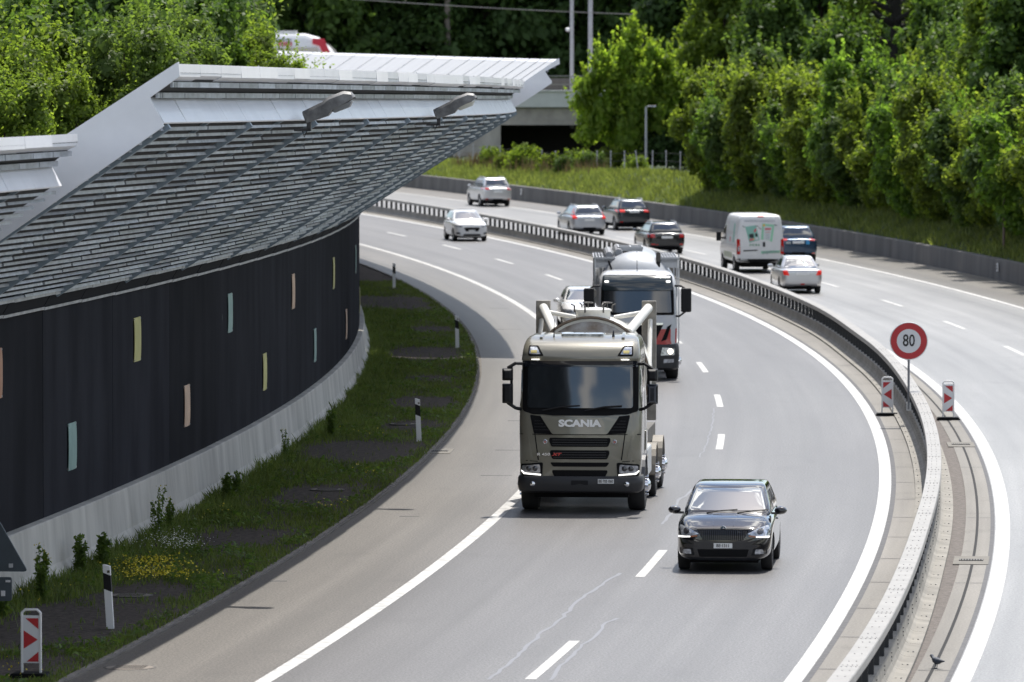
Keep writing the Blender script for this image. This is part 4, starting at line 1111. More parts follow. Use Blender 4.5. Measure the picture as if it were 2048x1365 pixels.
    pt('panel_gap', [(-1.2, 1.595), (1.2, 1.595), (1.2, 1.608), (-1.2, 1.608)], M_black, .05, 4, 0)
    for sg in (-1, 1):                            # brow of body colour round each slot, air-flap at the cab corners
        q = [(sg * .95, 1.1), (sg * 1.0, 1.1), (sg * 1.06, 1.58), (sg * 1.04, 1.58)]; mb = MB(); patch(bv, q if sg > 0 else q[::-1], 'front', mb, .01, 2); mb.build('corner_edge', M_khaki, root)
    def yat(x, z): return bv.ray_cast(Vector((x, 20, z)), Vector((0, -1, 0)))[0].y
    for x0 in (.75, -.1):
        mb = MB(); a = Vector((x0, yat(x0, 2.1) + .05, 2.08)); mb.tube([a, a + Vector((-.4, .02, .08)), a + Vector((-.75, .0, .1))], .018, 5); mb.build('wiper', M_trim, root)
    mb = MB(); text(mb, 'SCANIA', .225, (0, yat(0, 1.82) + .055, 1.825), (-1, 0, 0), (0, 0, 1), 0, font_scale=(1.06, .82), depth=.014, bold=.012)
    mb.build('lettering', mat('letter_chrome', (.8, .8, .82), .3, metal=.5), root)
    mb = MB(); text(mb, 'R 450', .1, (.73, yat(.73, 1.2) + .02, 1.2), (-1, 0, 0), (0, 0, 1), 0, font_scale=(1.1, .8), depth=.006); mb.build('lettering', M_chrome, root)
    mb = MB(); text(mb, 'XT', .095, (.47, yat(.47, 1.2) + .035, 1.2), (-1, 0, 0), (0, 0, 1), 0, font_scale=(1.3, .8), depth=.006, shear=.3, bold=.004); mb.build('lettering', mat('red_letter', (.55, .06, .05), .4), root)
    for x in (-.7, .7):                           # round badges
        y = yat(x, 1.46); mb = MB(); mb.lathe([(0, .045), (.012, .045), (.016, .038)], 'Y', (x, y, 1.455), 18, 0); mb.lathe([(0, .034), (.018, .034)], 'Y', (x, y, 1.455), 18, 1)
        c = Vector((x, y + .02, 1.455)); mb.add([c + Vector(v) for v in ((-.02, 0, -.012), (.0, 0, -.028), (.02, 0, -.012), (.022, 0, .02), (.006, 0, .008), (-.008, 0, .024), (-.02, 0, .012))], [tuple(range(7))], 2)
        mb.build('emblem', [M_chrome, mat('badge_blue', (.05, .07, .14), .4), mat('badge_red', (.5, .2, .15), .4)], root)
    # headlights
    for sg in (-1, 1):
        y = -.04
        def hx(pts): return pts if sg > 0 else mir(pts)
        pt('headlight_surround', hx([(.76, .74), (1.17, .76), (1.19, 1.0), (.74, 1.04)]), M_black, .02, 3, .04)
        hl = pt('headlight', hx([(.79, .83), (1.15, .83), (1.16, .97), (.8, 1.0)]), M_lamp, .034, 3, .03)
        pt('daylight_strip', hx([(.78, .775), (1.12, .8), (1.17, .86), (1.17, .885), (1.1, .83), (.78, .805)]), M_drl, .045, 3, .0, par=hl)
        mb = MB()
        for k in range(2):
            x = sg * (.9 + .13 * k); mb.lathe([(0, .055), (.02, .055), (.03, .03)], 'Y', (x, yat(x, .91) + .03, .915), 16)
        mb.build('headlight_lens', mat('lens_dark', (.03, .03, .035), .1, coat=1), hl, smooth=40)
    # bumper
    mb = MB(); rs = []
    for z, yf, hw in ((.42, -.06, 1.17), (.46, .0, 1.24), (.6, .03, 1.265), (.72, .015, 1.262), (.76, -.02, 1.24)): rs.append(rring(-.95, yf, hw, z, .2, .05, .1, 0, 6, 8))
    mb.rings(rs); bm_ = mb.build('bumper', mat('bumper_black', (.02, .02, .022), .5), root, smooth=40); bb = bvh_of(mb)
    def yb(x, z): return bb.ray_cast(Vector((x, 20, z)), Vector((0, -1, 0)))[0].y
    for x in (-.95, .95):
        mb = MB(); y = yb(x, .6); mb.lathe([(0, .05), (.02, .05), (.03, .035), (.03, .0)], 'Y', (x, y, .605), 16); mb.build('fog_lamp', M_chrome, root, smooth=40)
    mb = MB(); mb.box(-.17, .17, yb(0, .66) - .01, yb(0, .66) + .006, .59, .68); mb.build('tow_flap', M_dark, root)
    y = yb(-.53, .66); mb = MB(); mb.box(-.69, -.37, y - .01, y + .03, .62, .71, 0); text(mb, 'BE·705 060', .078, (-.53, y + .034, .665), (-1, 0, 0), (0, 0, 1), 1, font_scale=(.82, 1.05), bold=.001); mb.build('licence_plate', [M_plate, M_ink], root)
    mb = MB(); mb.box(-.95, .95, -2.2, -.55, .3, .6); mb.build('undertray', M_black, root)
    # roof details
    mb = MB(); patch(bv, [(-.42, -.95), (.42, -.95), (.45, -1.15), (.36, -1.35), (-.36, -1.35), (-.45, -1.15)], 'top', mb, .05, 2, skirt=.05); mb.build('roof_hatch', M_lamp, root, smooth=40)
    for sg in (-1, 1):
        mb = MB(); q = [(sg * .8, -.75), (sg * .86, -.75), (sg * .84, -1.6), (sg * .78, -1.6)]; patch(bv, q if sg > 0 else q[::-1], 'top', mb, .04, 3, skirt=.04); mb.build('roof_rib', M_khaki, root, smooth=40)
    mb = MB(); mb.tube([(.58, -.85, 3.5), (.58, -.9, 3.58), (.585, -1.0, 3.88)], [.02, .012, .006], 6); mb.build('antenna', M_black, root)
    mb = MB(); mb.tube([(-.62, -.95, 3.52), (-.62, -.98, 3.66)], [.035, .006], 6); mb.build('antenna', M_black, root)
    # doors, side windows
    for ax in ('left', 'right'):
        pt('side_window', [(-1.25, 2.15), (-.4, 2.0), (-.33, 2.45), (-.45, 2.9), (-1.2, 2.9)], M_glass, .01, 3, .05, ax)
        pt('door_gap', [(-1.45, 1.0), (-1.43, 1.0), (-1.43, 2.95), (-1.45, 2.95)], M_black, .005, 3, 0, ax)
        pt('side_deflector', [(-2.2, 1.2), (-1.6, 1.2), (-1.6, 1.6), (-2.2, 1.6)], M_khaki, .02, 3, .03, ax)
        sg = -1 if ax == 'left' else 1
        arc = [(-1.4 + .62 * math.cos(PI * k / 10), .55 + .6 * math.sin(PI * k / 10)) for k in range(11)]
        mb.rings([[Vector((sg * 1.18, y, z)), Vector((sg * 1.265, y, z)), Vector((sg * 1.265, -1.4 + (y + 1.4) * .92, .5 + (z - .5) * .92)), Vector((sg * 1.18, -1.4 + (y + 1.4) * .92, .5 + (z - .5) * .92))] for y, z in arc]); mb.build('wheel_arch', mat('arch_grey', (.05, .055, .07), .45), root)
        mb = MB(); mb.box(sg * 1.2 - .02, sg * 1.2 + .07, -2.0, -1.9, 1.25, 1.4); mb.build('side_marker', M_orange, root, bevel=.02)
        mb = MB(); x0, x1 = sorted((sg * .95, sg * 1.22)); mb.box(x0, x1, -2.9, -2.05, .45, .75); mb.box(x0, x1, -2.9, -2.05, .95, 1.02); mb.build('step_box', mat('step_beige', (.3, .28, .24), .6), root)
        # mirrors: two heads, upper small, lower tall, arm top and bottom
        x = sg * 1.46
        arm = MB(); arm.tube([(sg * 1.17, -.22, 3.02), (sg * 1.3, -.1, 3.03), (x, -.08, 2.93)], .035, 6); arm.tube([(sg * 1.2, -.2, 2.1), (sg * 1.3, -.1, 2.13), (x, -.08, 2.24)], .035, 6); arm.tube([(x - sg * .08, -.1, 2.95), (x - sg * .08, -.1, 2.2)], .03, 6)
        ar = arm.build('mirror_arm', M_trim, root)
        for z0, z1 in ((2.68, 2.93), (2.22, 2.62)):
            mb = MB(); rs = []
            for yy, e in ((-.16, .015), (-.12, 0), (-.02, .01), (.04, .05)):
                rs.append([Vector((x + u * (.11 - e), yy, (z0 + e if v < 0 else z1 - e))) for u, v in ((-1, -1), (1, -1), (1, 1), (-1, 1))])
            mb.rings(rs); mb.build('wing_mirror', M_trim, ar, bevel=.02)
    # no driver or interior built: the screen's near-black colour stands for the dark inside
    # chassis, tank and portal
    mb = MB()
    for x in (-.4, .4): mb.box(x - .05, x + .05, -9.0, -.6, .75, 1.05)
    for y in (-3, -5, -7, -8.9): mb.box(-.4, .4, y - .06, y + .06, .8, 1.0)
    mb.box(-1.05, 1.05, -8.8, -3.2, 1.05, 1.35)
    mb.build('chassis', M_frame, root)
    tank = MB(); yc = -3.2; r = 1.2; zc = 2.62
    tank.lathe([(yc - .0, r * .985), (yc - .14, r), (-5.0, r), (-6.4, r * .9), (-7.6, r * .68), (-8.2, r * .45), (-8.25, .02)], 'Y', (0, 0, zc), 40)
    tk = tank.build('tank', M_tank, root, smooth=35)
    mb = MB(); mb.lathe([(yc - .08, r + .005), (yc - .06, r + .035), (yc + .02, r + .04), (yc + .03, r + .0), (yc - .03, r - .02)], 'Y', (0, 0, zc), 48); mb.build('end_rim', M_rimsteel, tk, smooth=40)
    mb = MB(); mb.lathe([(yc - .02, r * .97), (yc + .06, r * .85), (yc + .1, r * .5), (yc + .11, .02)], 'Y', (0, 0, zc), 40); mb.build('end_plate', M_rust, tk, smooth=40)
    mb = MB(); mb.lathe([(zc + r - .1, .36), (zc + r + .10, .36), (zc + r + .10, .39), (zc + r + .14, .39), (zc + r + .17, .3), (zc + r + .18, .02)], 'Z', (0, -4.2, 0), 24)
    hd = mb.build('manhole', M_tank, tk, smooth=35)
    for a in (.3, 1.2, 2.2, 3.3, 4.3, 5.4):
        mb = MB(); c = Vector((.4 * math.cos(a), -4.2 + .4 * math.sin(a), zc + r + .08)); mb.tube([c, c + Vector((0, 0, .14))], .018, 5); mb.tube([c + Vector((0, 0, .14)), c + Vector((.07 * math.cos(a), .07 * math.sin(a), .17))], .014, 5); mb.build('clamp', mat('clamp_grey', (.12, .115, .11), .5, metal=.5), hd)
    for cx in (-.3, .1):
        mb = MB(); ring = [Vector((cx + .1 * math.cos(t), -4.15 + .1 * math.sin(t), zc + r + .28)) for t in [2 * PI * k / 10 for k in range(11)]]; mb.tube(ring, .012, 5); mb.tube([(cx, -4.15, zc + r + .12), (cx, -4.15, zc + r + .27)], .014, 5); mb.build('hand_wheel', mat('clamp_grey', (.12, .115, .11), .5, metal=.5), hd)
    mb = MB()
    for sg in (-1, 1):
        x = sg * 1.11; mb = MB(); mb.box(x - .15, x + .15, -5.3, -5.14, 1.6, 4.1); mb.build('portal_post', M_portal, root, bevel=.015)
    for sg in (-1, 1):
        mb = MB(); mb.tube([(sg * 1.1, -5.1, 3.95), (sg * .76, -3.6, 3.5)], .1, 12); mb.tube([(sg * 1.0, -5.1, 3.86), (sg * .4, -4.9, 3.76)], .05, 10); mb.tube([(sg * 1.14, -5.1, 3.7), (sg * 1.17, -4.2, 2.7)], .05, 10); mb.build('brace', M_tank, root, smooth=40)
    mb = MB()
    for sg in (-1, 1):
        for y in (-5.4, -8.0):
            mb = MB(); arc = [(y + .6 * math.cos(PI * k / 10), .5 + .62 * math.sin(PI * k / 10)) for k in range(11)]
            x0, x1 = (.93, 1.27) if sg > 0 else (-1.27, -.93)
            mb.rings([[Vector((x0, a, b)), Vector((x1, a, b)), Vector((x1, y + (a - y) * .96, b - .03)), Vector((x0, y + (a - y) * .96, b - .03))] for a, b in arc]); mb.build('mudguard', mat('mudguard_beige', (.22, .2, .17), .6), root)
    for x0 in (-1.2, .7): mb = MB(); mb.box(x0, x0 + .5, -4.6, -3.0, .55, 1.15); mb.build('fuel_tank', M_steel, root, bevel=.05)
    truck_wheels(root, (-1.4, -5.4, -8.0))
    place(root, -6.05, 119.6, 0, True)
lorry1()
def lorry2():
    root = thing('silo_lorry', 'white, red and black lorry with a grey silo, behind the khaki lorry', 'lorry')
    sh = MB(); rs = []; hw0 = 1.15
    for z, yf, hw in ((.7, -.05, 1.12), (1.05, -.02, 1.14), (1.7, -.04, 1.15), (1.9, -.08, 1.145), (2.5, -.18, 1.12), (2.75, -.22, 1.1), (2.95, -.35, 1.07), (3.06, -.6, 1.0), (3.12, -.9, .85), (3.13, -1.1, .6)):
        rs.append(rring(-2.0, yf, hw, z, .18, .1, .08, .0, n=5, m=8))
    sh.rings(rs); sh.build('cab', mat('cab_white', (.5, .51, .53), .35, coat=.6), root, smooth=35)
    bv, pt, pt2 = cab_tools(sh, root)
    pt('screen_surround', [(-1.06, 1.88), (1.06, 1.88), (1.04, 2.72), (-1.04, 2.72)], M_black, .006, 4, .06)
    pt('windscreen', [(-.98, 1.95), (.98, 1.95), (.95, 2.6), (-.95, 2.6)], mat('lorry_screen', (.006, .009, .012), .07, spec=.9, ior=1.65), .035, 4, .05)
    pt('sun_visor', [(-1.0, 2.58), (1.0, 2.58), (.98, 2.98), (-.98, 2.98)], mat('visor_green', (.02, .03, .035), .15, coat=.8), .1, 3, .06)
    pt2('marker_lamp', [(.82, 2.78), (.93, 2.78), (.93, 2.83), (.82, 2.83)], M_drl, .12, 1, 0)
    mr = mat('cab_red', (.42, .03, .03), .35, coat=.5)
    pt('red_panel', [(-1.12, 1.08), (-.5, .98), (.5, .98), (1.12, 1.08), (1.13, 1.5), (.4, 1.46), (-.4, 1.46), (-1.13, 1.5)], mr, .01, 3, .02)
    pt('grille', [(-.75, 1.62), (-.5, 1.1), (.5, 1.1), (.75, 1.62)], M_black, .02, 3, .03)
    pt('chrome_bar', [(-.72, 1.6), (.72, 1.6), (.74, 1.66), (-.74, 1.66)], M_chrome, .035, 2, 0)
    pt2('side_vent', [(.68, 1.12), (.84, 1.18), (.98, 1.62), (.86, 1.55)], M_black, .02, 2, .0)
    mb = MB(); rs = []
    for z, yf, hw in ((.3, -.05, 1.12), (.36, .02, 1.19), (.7, .04, 1.21), (.98, .03, 1.2), (1.06, -.02, 1.17)): rs.append(rring(-1.9, yf, hw, z, .2, .05, .1, 0, 6, 8))
    mb.rings(rs); mb.build('bumper', mat('bumper_black', (.02, .02, .022), .5), root, smooth=40); bb = bvh_of(mb)
    for sg in (-1, 1):
        def hx(p): return p if sg > 0 else mir(p)
        mb = MB(); patch(bb, rpoly(hx([(.66, .72), (1.06, .74), (1.08, .92), (.72, .96)]), .03), 'front', mb, .015, 2); hl = mb.build('headlight', M_lamp, root, smooth=40)
        mb = MB(); y = bb.ray_cast(Vector((sg * .97, 20, .83)), Vector((0, -1, 0)))[0].y; mb.lathe([(0, .08), (.035, .08), (.045, .05), (.045, .0)], 'Y', (sg * .95, y, .84), 16); mb.build('headlight_beam', M_headon, hl, smooth=40)
        mb = MB(); patch(bb, rpoly(hx([(.74, .5), (1.04, .52), (1.05, .62), (.76, .62)]), .02), 'front', mb, .015, 2); mb.build('fog_lamp', M_lamp, root, smooth=40)
        x = sg * 1.4
        arm = MB(); arm.tube([(sg * 1.08, -.25, 2.72), (sg * 1.25, -.1, 2.72), (x, -.08, 2.62)], .03, 6); arm.tube([(sg * 1.12, -.2, 1.85), (sg * 1.2, -.1, 1.85), (x, -.08, 2.0)], .03, 6); ar = arm.build('mirror_arm', M_trim, root)
        mb = MB(); mb.box(x - .15, x + .15, -.18, .02, 1.97, 2.66); mb.build('wing_mirror', M_trim, ar, bevel=.04)
        mb = MB(); mb.tube([(sg * 1.22, -1.5, 1.0), (sg * 1.22, -1.5, 3.6)], .02, 6); mb.build('handrail', M_steel, root)
        # catwalk grids on the shoulders of the silo
        mb = MB(); x0, x1 = (.62, 1.22) if sg > 0 else (-1.22, -.62)
        for k in range(8): a = x0 + (x1 - x0) * k / 7; mb.box(a - .02, a + .02, -7.5, -3.0, 3.38, 3.44)
        for y in (-3, -4.5, -6, -7.5): mb.box(x0, x1, y - .04, y + .04, 3.3, 3.46)
        mb.box(x0, x1, -3.04, -2.96, 3.15, 3.4)
        for y in (-3.1, -7.3): mb.box(sg * 1.2 - .02, sg * 1.2 + .02, y - .02, y + .02, 2.3, 3.4)
        mb.build('catwalk', mat('catwalk_alu', (.42, .43, .45), .45, metal=.5), root)
    mb = MB(); mb.lathe([(.0, .12), (.25, .12)], 'Y', (1.28, -.35, 2.5), 14); mb.build('horn', M_portal, root)
    mb = MB(); mb.tube([(0, -.9, 3.1), (0, -1.0, 3.7)], [.012, .006], 5); mb.build('antenna', M_black, root)
    si = MB(); r = 1.22; zc = 2.4
    si.lathe([(-2.3, .1), (-2.35, r * .45), (-2.55, r * .78), (-2.9, r * .95), (-3.3, r), (-9.5, r), (-10.2, r * .7), (-10.4, .05)], 'Y', (0, 0, zc), 40)
    s_ = si.build('silo', mat('silo_grey', (.42, .44, .47), .4, metal=.2, coat=.2, var=.08), root, smooth=40)
    mb = MB(); mb.box(-.2, .5, -5.4, -3.6, 3.62, 3.68)
    for k in range(5): mb.box(-.22, .52, -5.4 + k * .44, -5.36 + k * .44, 3.66, 3.74)
    for x in (-.2, .15, .5): mb.box(x - .02, x + .02, -5.4, -3.6, 3.66, 3.74)
    mb.build('hatch_frame', mat('catwalk_alu', (.42, .43, .45), .45, metal=.5), s_)
    mb = MB()
    for x in (.5, .78):
        pts = [Vector((x, -3.4 - .2 * k, 3.58 if x < .6 else 3.5)) for k in range(22)]; mb.tube(pts, [.13 if k % 2 else .105 for k in range(22)], 10)
    mb.build('hose', mat('hose_grey', (.25, .26, .28), .5), s_)
    mb = MB(); mb.tube([(-.62, -2.6, 2.9), (-.64, -2.8, 3.3), (-.66, -3.1, 3.55)], .07, 8); mb.tube([(.68, -2.5, 3.0), (.8, -2.7, 3.35)], .03, 6); mb.build('pipe', M_black, s_)
    mb = MB()
    for x in (-.4, .4): mb.box(x - .05, x + .05, -10, -.6, .75, 1.05)
    mb.box(-1.05, 1.05, -9.6, -2.2, 1.05, 1.2); mb.build('chassis', M_frame, root)
    truck_wheels(root, (-1.35, -4.6, -7.2, -8.6), hw=1.02)
    place(root, -5.95, 172.0, 0, True)
lorry2()

# ================================================================ SIGNS, POSTS, BEACONS
M_refl_red = mat('sign_red', (.42, .018, .025), .4, var=.06, vscale=8)
M_refl_white = mat('sign_white', (.62, .63, .65), .4)
def beacon(label, d, s, flip):
    t = thing('hazard_beacon', label, 'beacon', 'red and white hazard beacons'); w = .13
    mb = MB(); mb.box(-w, w, -.012, .012, .2, .9, 0)
    for k in range(4): x = -w + .03 + k * .067; mb.box(x - .006, x + .006, .012, .02, .2, .9, 0)
    body = mb.build('panel', M_refl_white, t)
    mb = MB()
    tri = [[(-w + .02, .86), (w - .045, .86), (-w + .02, .70)], [(w - .02, .68), (w - .02, .41), (-w + .03, .545)], [(-w + .02, .37), (-w + .02, .22), (w - .06, .22)]]
    for q in tri:
        q = [((-x if flip else x), z) for x, z in q]
        mb.extrude(q, lambda a, b, k: Vector((a, k, b)), -.0155, -.0125)
    mb.build('red_chevrons', M_refl_red, body)
    mb = MB()
    for sg in (-1, 1): mb.box(sg * (w + .008) - .016, sg * (w + .008) + .016, -.022, .022, .03, .95)
    mb.tube([(-w - .008, 0, .94), (-w + .04, 0, .985), (w - .04, 0, .985), (w + .008, 0, .94)], .02, 8)
    mb.build('frame', mat('beacon_frame', (.68, .68, .68), .45), t, bevel=.006)
    mb = MB(); mb.extrude([(-.3, 0), (.3, 0), (.26, .06), (-.26, .06)], lambda a, b, k: Vector((a, k, b)), -.2, .2); mb.build('foot', M_black, t)
    place(t, d, s, .01, False)
beacon('red and white beacon just left of the median barrier, arrow pointing left', .45, 154.7, False)
beacon('red and white beacon right of the median barrier, arrow pointing right', 1.95, 152.9, True)
beacon('red and white beacon on the verge in the bottom left corner of the photo', -11.15, 86.0, True)
def marker_post(label, d, s, tilt=0):
    t = thing('marker_post', label, 'marker post', 'white roadside marker posts with a black band')
    prof = [(-.06, -.05), (.06, -.05), (.055, .04), (.02, .075), (-.02, .075), (-.055, .04)]
    def sec(z, zs): return [Vector((x, y, zs(x))) for x, y in prof]
    mb = MB(); sl = lambda z0: (lambda x: z0 - x * .45)
    mb.rings([sec(0, lambda x: 0), sec(0, sl(.62))]); mb.rings([sec(0, sl(.88)), sec(0, lambda x: 1.02 - x * .3)])
    mb.build('post', mat('post_white', (.72, .72, .72), .45), t, bevel=.004)
    mb = MB(); mb.rings([sec(0, sl(.62)), sec(0, sl(.88))]); mb.build('black_band', M_trim, t)
    mb = MB(); mb.box(.01, .05, -.056, -.049, .9, .94); mb.build('reflector', mat('reflector_dark', (.06, .05, .02), .3), t)
    place(t, d, s, 0, False); t.rotation_euler.y = tilt
marker_post('nearest marker post, white with black band, leaning in dark gravel', -11.41, 93.8, -.06)
marker_post('marker post second from the camera, in grass beside the drain', -11.1, 143.5, -.04)
marker_post('marker post third from the camera, at the tip of the canopy shadow', -11.14, 192.0, -.02)
marker_post('farthest marker post, against the bright glare of the road', -11.43, 240.5, 0)
# speed limit sign on the barrier
t = thing('speed_limit_sign', 'round red rimmed speed limit sign reading 80 on a thin post at the barrier', 'road sign')
mb = MB(); mb.tube([(0, 0, -1.72), (0, 0, .1)], .03, 8); mb.build('post', mat('post_grey', (.22, .23, .25), .5, metal=.4), t)
mb = MB(); mb.lathe([(-.05, .47), (-.03, .475), (.0, .475), (.0, .46)], 'Y', (0, 0, 0), 48, 0); mb.lathe([(-.052, .455), (-.04, .455)], 'Y', (0, 0, 0), 48, 1); mb.lathe([(-.0545, .3), (-.05, .3)], 'Y', (0, 0, 0), 48, 2)
disc = mb.build('disc', [M_steel, M_refl_red, M_refl_white], t, smooth=40)
mb = MB(); text(mb, '80', .4, (0, -.057, 0.0), (1, 0, 0), (0, 0, 1), 0, font_scale=(.78, 1.05), bold=.006); mb.build('numeral', M_ink, disc)
mb = MB(); mb.box(-.06, .06, -.02, .05, -1.75, -1.55); mb.build('clamp', M_steel, t)
place(t, .84, 150, 2.15, False)
# warning sign seen from behind, at the left edge
t = thing('warning_sign', 'grey back of a triangular warning sign cut by the left edge', 'road sign')
mb = MB(); r = .52
def tri(rr, y): return [Vector((x, y, z)) for x, z in rpoly([(-rr * .866, -rr * .5), (rr * .866, -rr * .5), (0, rr)], .07, 4)]
mb.rings([tri(r, -.012), tri(r, .02), tri(r - .035, .021), tri(r - .05, .0)])
mb.build('plate', mat('sign_back', (.06, .075, .09), .5, metal=.2, var=.15, vscale=3), t)
mb = MB(); mb.box(.16, .22, -.03, -.012, -.2, -.14); mb.build('sticker', mat('sticker_grey', (.4, .41, .43), .5), t)
mb = MB(); mb.rings([[Vector((x, y, z)) for x, z in rpoly([(-.2, -.36), (.2, -.36), (.2, .0), (-.2, .0)], .04)] for y in (-.012, .02)])
o = mb.build('lower_plate', mat('sign_back', (.06, .075, .09)), t); o.location.z = -.345
mb = MB(); mb.box(.04, .1, -.03, -.012, -.63, -.55); mb.box(.11, .18, -.03, -.012, -.42, -.39); mb.build('sticker', mat('sticker_white', (.6, .6, .62), .5), t)
mb = MB(); mb.tube([(-.06, .06, -1.7), (-.06, .06, .35)], .03, 10); mb.build('post', M_steel, t)
place(t, -12.09, 88.2, 1.63, False)
# bird on the slot drain
b = MB(); b.rings([[Vector((math.cos(a) * r, y, z + math.sin(a) * r)) for a in [2 * PI * k / 10 for k in range(10)]] for y, z, r in ((-.16, .12, .008), (-.1, .12, .022), (-.05, .115, .045), (0, .115, .055), (.05, .13, .045), (.075, .165, .03), (.09, .185, .03), (.11, .19, .022), (.125, .187, .006), (.145, .182, .002))])
for x in (-.02, .02): b.tube([(x, 0, .08), (x, .01, .0)], .006, 5); b.tube([(x, .0, .004), (x, .04, .004)], .005, 5)
o = b.build('bird', mat('bird_feathers', (.03, .04, .06), .6, var=.4, vscale=20), smooth=60); tag(o, 'small dark bird standing on the slot drain near the bottom edge', 'bird'); place(o, 1.98, 88.9, .0, False, .9)

# ================================================================ BRIDGE, TRAIN, MASTS beyond the bend
FPX = 11971.3
def at(u, v, Y): return Vector(((u - 1024) / FPX * Y, Y, 8.868 - (v - 146.2) / FPX * Y))
YB = 404.0
br = thing('railway_bridge', 'concrete railway bridge with pale fascia crossing behind the canopy and the maple', 'bridge')
xl, xr = -70, 30
mb = MB(); mb.box(xl, xr, YB, YB + .5, 6.55, 7.6); mb.box(xl, xr, YB - .12, YB + .6, 7.6, 7.7); mb.build('fascia', M_conclight, br, bevel=.02)
mb = MB(); mb.box(xl, xr, YB + .5, YB + 10, 6.5, 7.55); mb.box(xl, xr, YB + .35, YB + .9, 5.35, 6.52); mb.box(xl, xr, YB + 4, YB + 4.6, 5.35, 6.5); mb.box(xl, xr, YB + 8.6, YB + 9.2, 5.35, 6.5); mb.build('girders', mat('girder_concrete', (.4, .37, .34), .9, var=.3, vscale=.5), br)
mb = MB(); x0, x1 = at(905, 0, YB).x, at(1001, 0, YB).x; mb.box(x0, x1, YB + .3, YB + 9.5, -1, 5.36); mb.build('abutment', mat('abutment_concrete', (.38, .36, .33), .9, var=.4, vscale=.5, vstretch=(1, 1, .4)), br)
mb = MB(); mb.box(x1, xr + 10, YB + 9.3, YB + 9.9, -1, 5.36); mb.build('shade_backing', mat('underdeck_shade', (.05, .048, .045), .95), br)  # added wall; its near-black colour paints in the shade under the deck
mb = MB()
for z in (8.05, 8.62): mb.box(xl, xr, YB + .1, YB + .18, z, z + .07)
for k in range(51): x = xl + k * 2; mb.box(x - .03, x + .03, YB + .1, YB + .17, 7.7, 8.6)
mb.build('railing', mat('railing_weathered', (.3, .29, .27), .6, metal=.3), br)
mb = MB(); mb.box(xl, xr, YB + 9.2, YB + 9.5, 7.5, 8.5); mb.build('parapet', M_concd, br)
tr = thing('train', 'white and black train with a red nose stripe crossing the bridge, behind the trees', 'train')
xn = at(688, 0, YB + 6).x
mb = MB(); rs = []
for x, zt, zb_, hy in ((-75, 11.55, 7.9, 1.4), (xn - 2.6, 11.55, 7.9, 1.4), (xn - 1.7, 11.3, 7.9, 1.38), (xn - .9, 10.6, 7.9, 1.3), (xn - .3, 9.7, 7.95, 1.15), (xn, 8.9, 8.05, .9)):
    rs.append([Vector((x, YB + 6 + y, z)) for y, z in ((-hy, zb_), (hy, zb_), (hy, zt - .5), (hy * .8, zt - .1), (hy * .4, zt), (-hy * .4, zt), (-hy * .8, zt - .1), (-hy, zt - .5))])
mb.rings(rs); mb.build('body', mat('train_white', (.72, .73, .76), .4), tr, smooth=40)
yf = YB + 6 - 1.43
mb = MB(); mb.add([(-75, yf, 8.6), (xn - 1.2, yf, 8.6), (xn - 1.75, yf, 10.6), (-75, yf, 10.6)], [(0, 1, 2, 3)]); mb.add([(-75, yf + .03, 8.6), (xn - 1.2, yf + .03, 8.6), (xn - 1.75, yf + .03, 10.6), (-75, yf + .03, 10.6)], [(3, 2, 1, 0)]); mb.build('window_band', M_glass, tr)
mb = MB(); mb.extrude([(xn - 2.1, 11.2), (xn - 1.3, 11.2), (xn - .2, 8.6), (xn - .75, 8.6), (xn - 1.6, 10.7), (xn - 2.1, 10.85)], lambda a, b, k: Vector((a, k, b)), yf - .03, yf + .01); mb.build('red_stripe', mat('train_red', (.5, .02, .045), .4), tr)
mb = MB(); mb.extrude([(xn - 1.1, 10.95), (xn - .62, 10.3), (xn - .25, 8.7), (xn - .15, 8.65), (xn - .05, 9.4), (xn - .5, 10.4)], lambda a, b, k: Vector((a, k, b)), yf + .0, yf + .1); mb.build('windscreen', M_glass, tr)
mb = MB()
for k in range(6): mb.box(xn - 4.4 + k * .16, xn - 4.3 + k * .16, yf - .012, yf + .02, 10.7, 10.98, 0)
for k in range(10): mb.box(xn - 4.9 + k * .14, xn - 4.8 + k * .14, yf - .012, yf + .02, 11.05, 11.2, 1)
mb.build('side_lettering', [mat('train_red', (.5, .02, .045), .4), mat('train_grey', (.3, .32, .4), .4)], tr)
mb = MB(); mb.box(-75, xn - 3.2, YB + 5.2, YB + 6.8, 11.5, 11.75); mb.build('roof_gear', mat('train_roof', (.6, .6, .6), .5), tr)
def mast(u, Y, wpx, vb, m, lab, ht=24, lampv=None):
    p = at(u, vb, Y); r = wpx / 2 / FPX * Y
    t = thing('mast', lab, 'mast', 'catenary masts by the bridge'); t.location = (p.x, Y, p.z)
    mb = MB(); mb.tube([(0, 0, -2), (0, 0, ht)], [r * 1.05, r * .9], 12); mb.build('pole', m, t, smooth=40)
    mb = MB(); mb.tube([(0, 0, 9), (-2.4, 0, 9.4)], .05, 6); mb.tube([(0, 0, 10.5), (-2.4, 0, 9.4)], .04, 6); mb.build('bracket', m, t)
    if lampv:
        z = at(u, lampv, Y).z - p.z; mb = MB(); mb.lathe([(-.14, .02), (-.1, .13), (.08, .16), (.12, .1), (.13, .02)], 'Z', (-.28, 0, z), 14); mb.tube([(0, 0, z + .1), (-.28, 0, z + .12)], .03, 6); mb.build('signal_lamp', M_white, t)
M_mast = mat('mast_grey', (.42, .43, .47), .5, metal=.2, var=.12)
mast(1143.5, 412, 8, 200, M_mast, 'left of the two grey steel masts behind the bridge railing', lampv=60)
mast(1180.5, 412, 9.5, 200, M_mast, 'right of the two grey steel masts behind the bridge railing')
mast(895, 424, 12, 190, mat('mast_brown', (.13, .115, .1), .8, var=.3), 'weathered brown pole rising behind the pale canopy roof')
mb = MB(); a, b = at(500, -18, 411), at(1560, 36, 411)
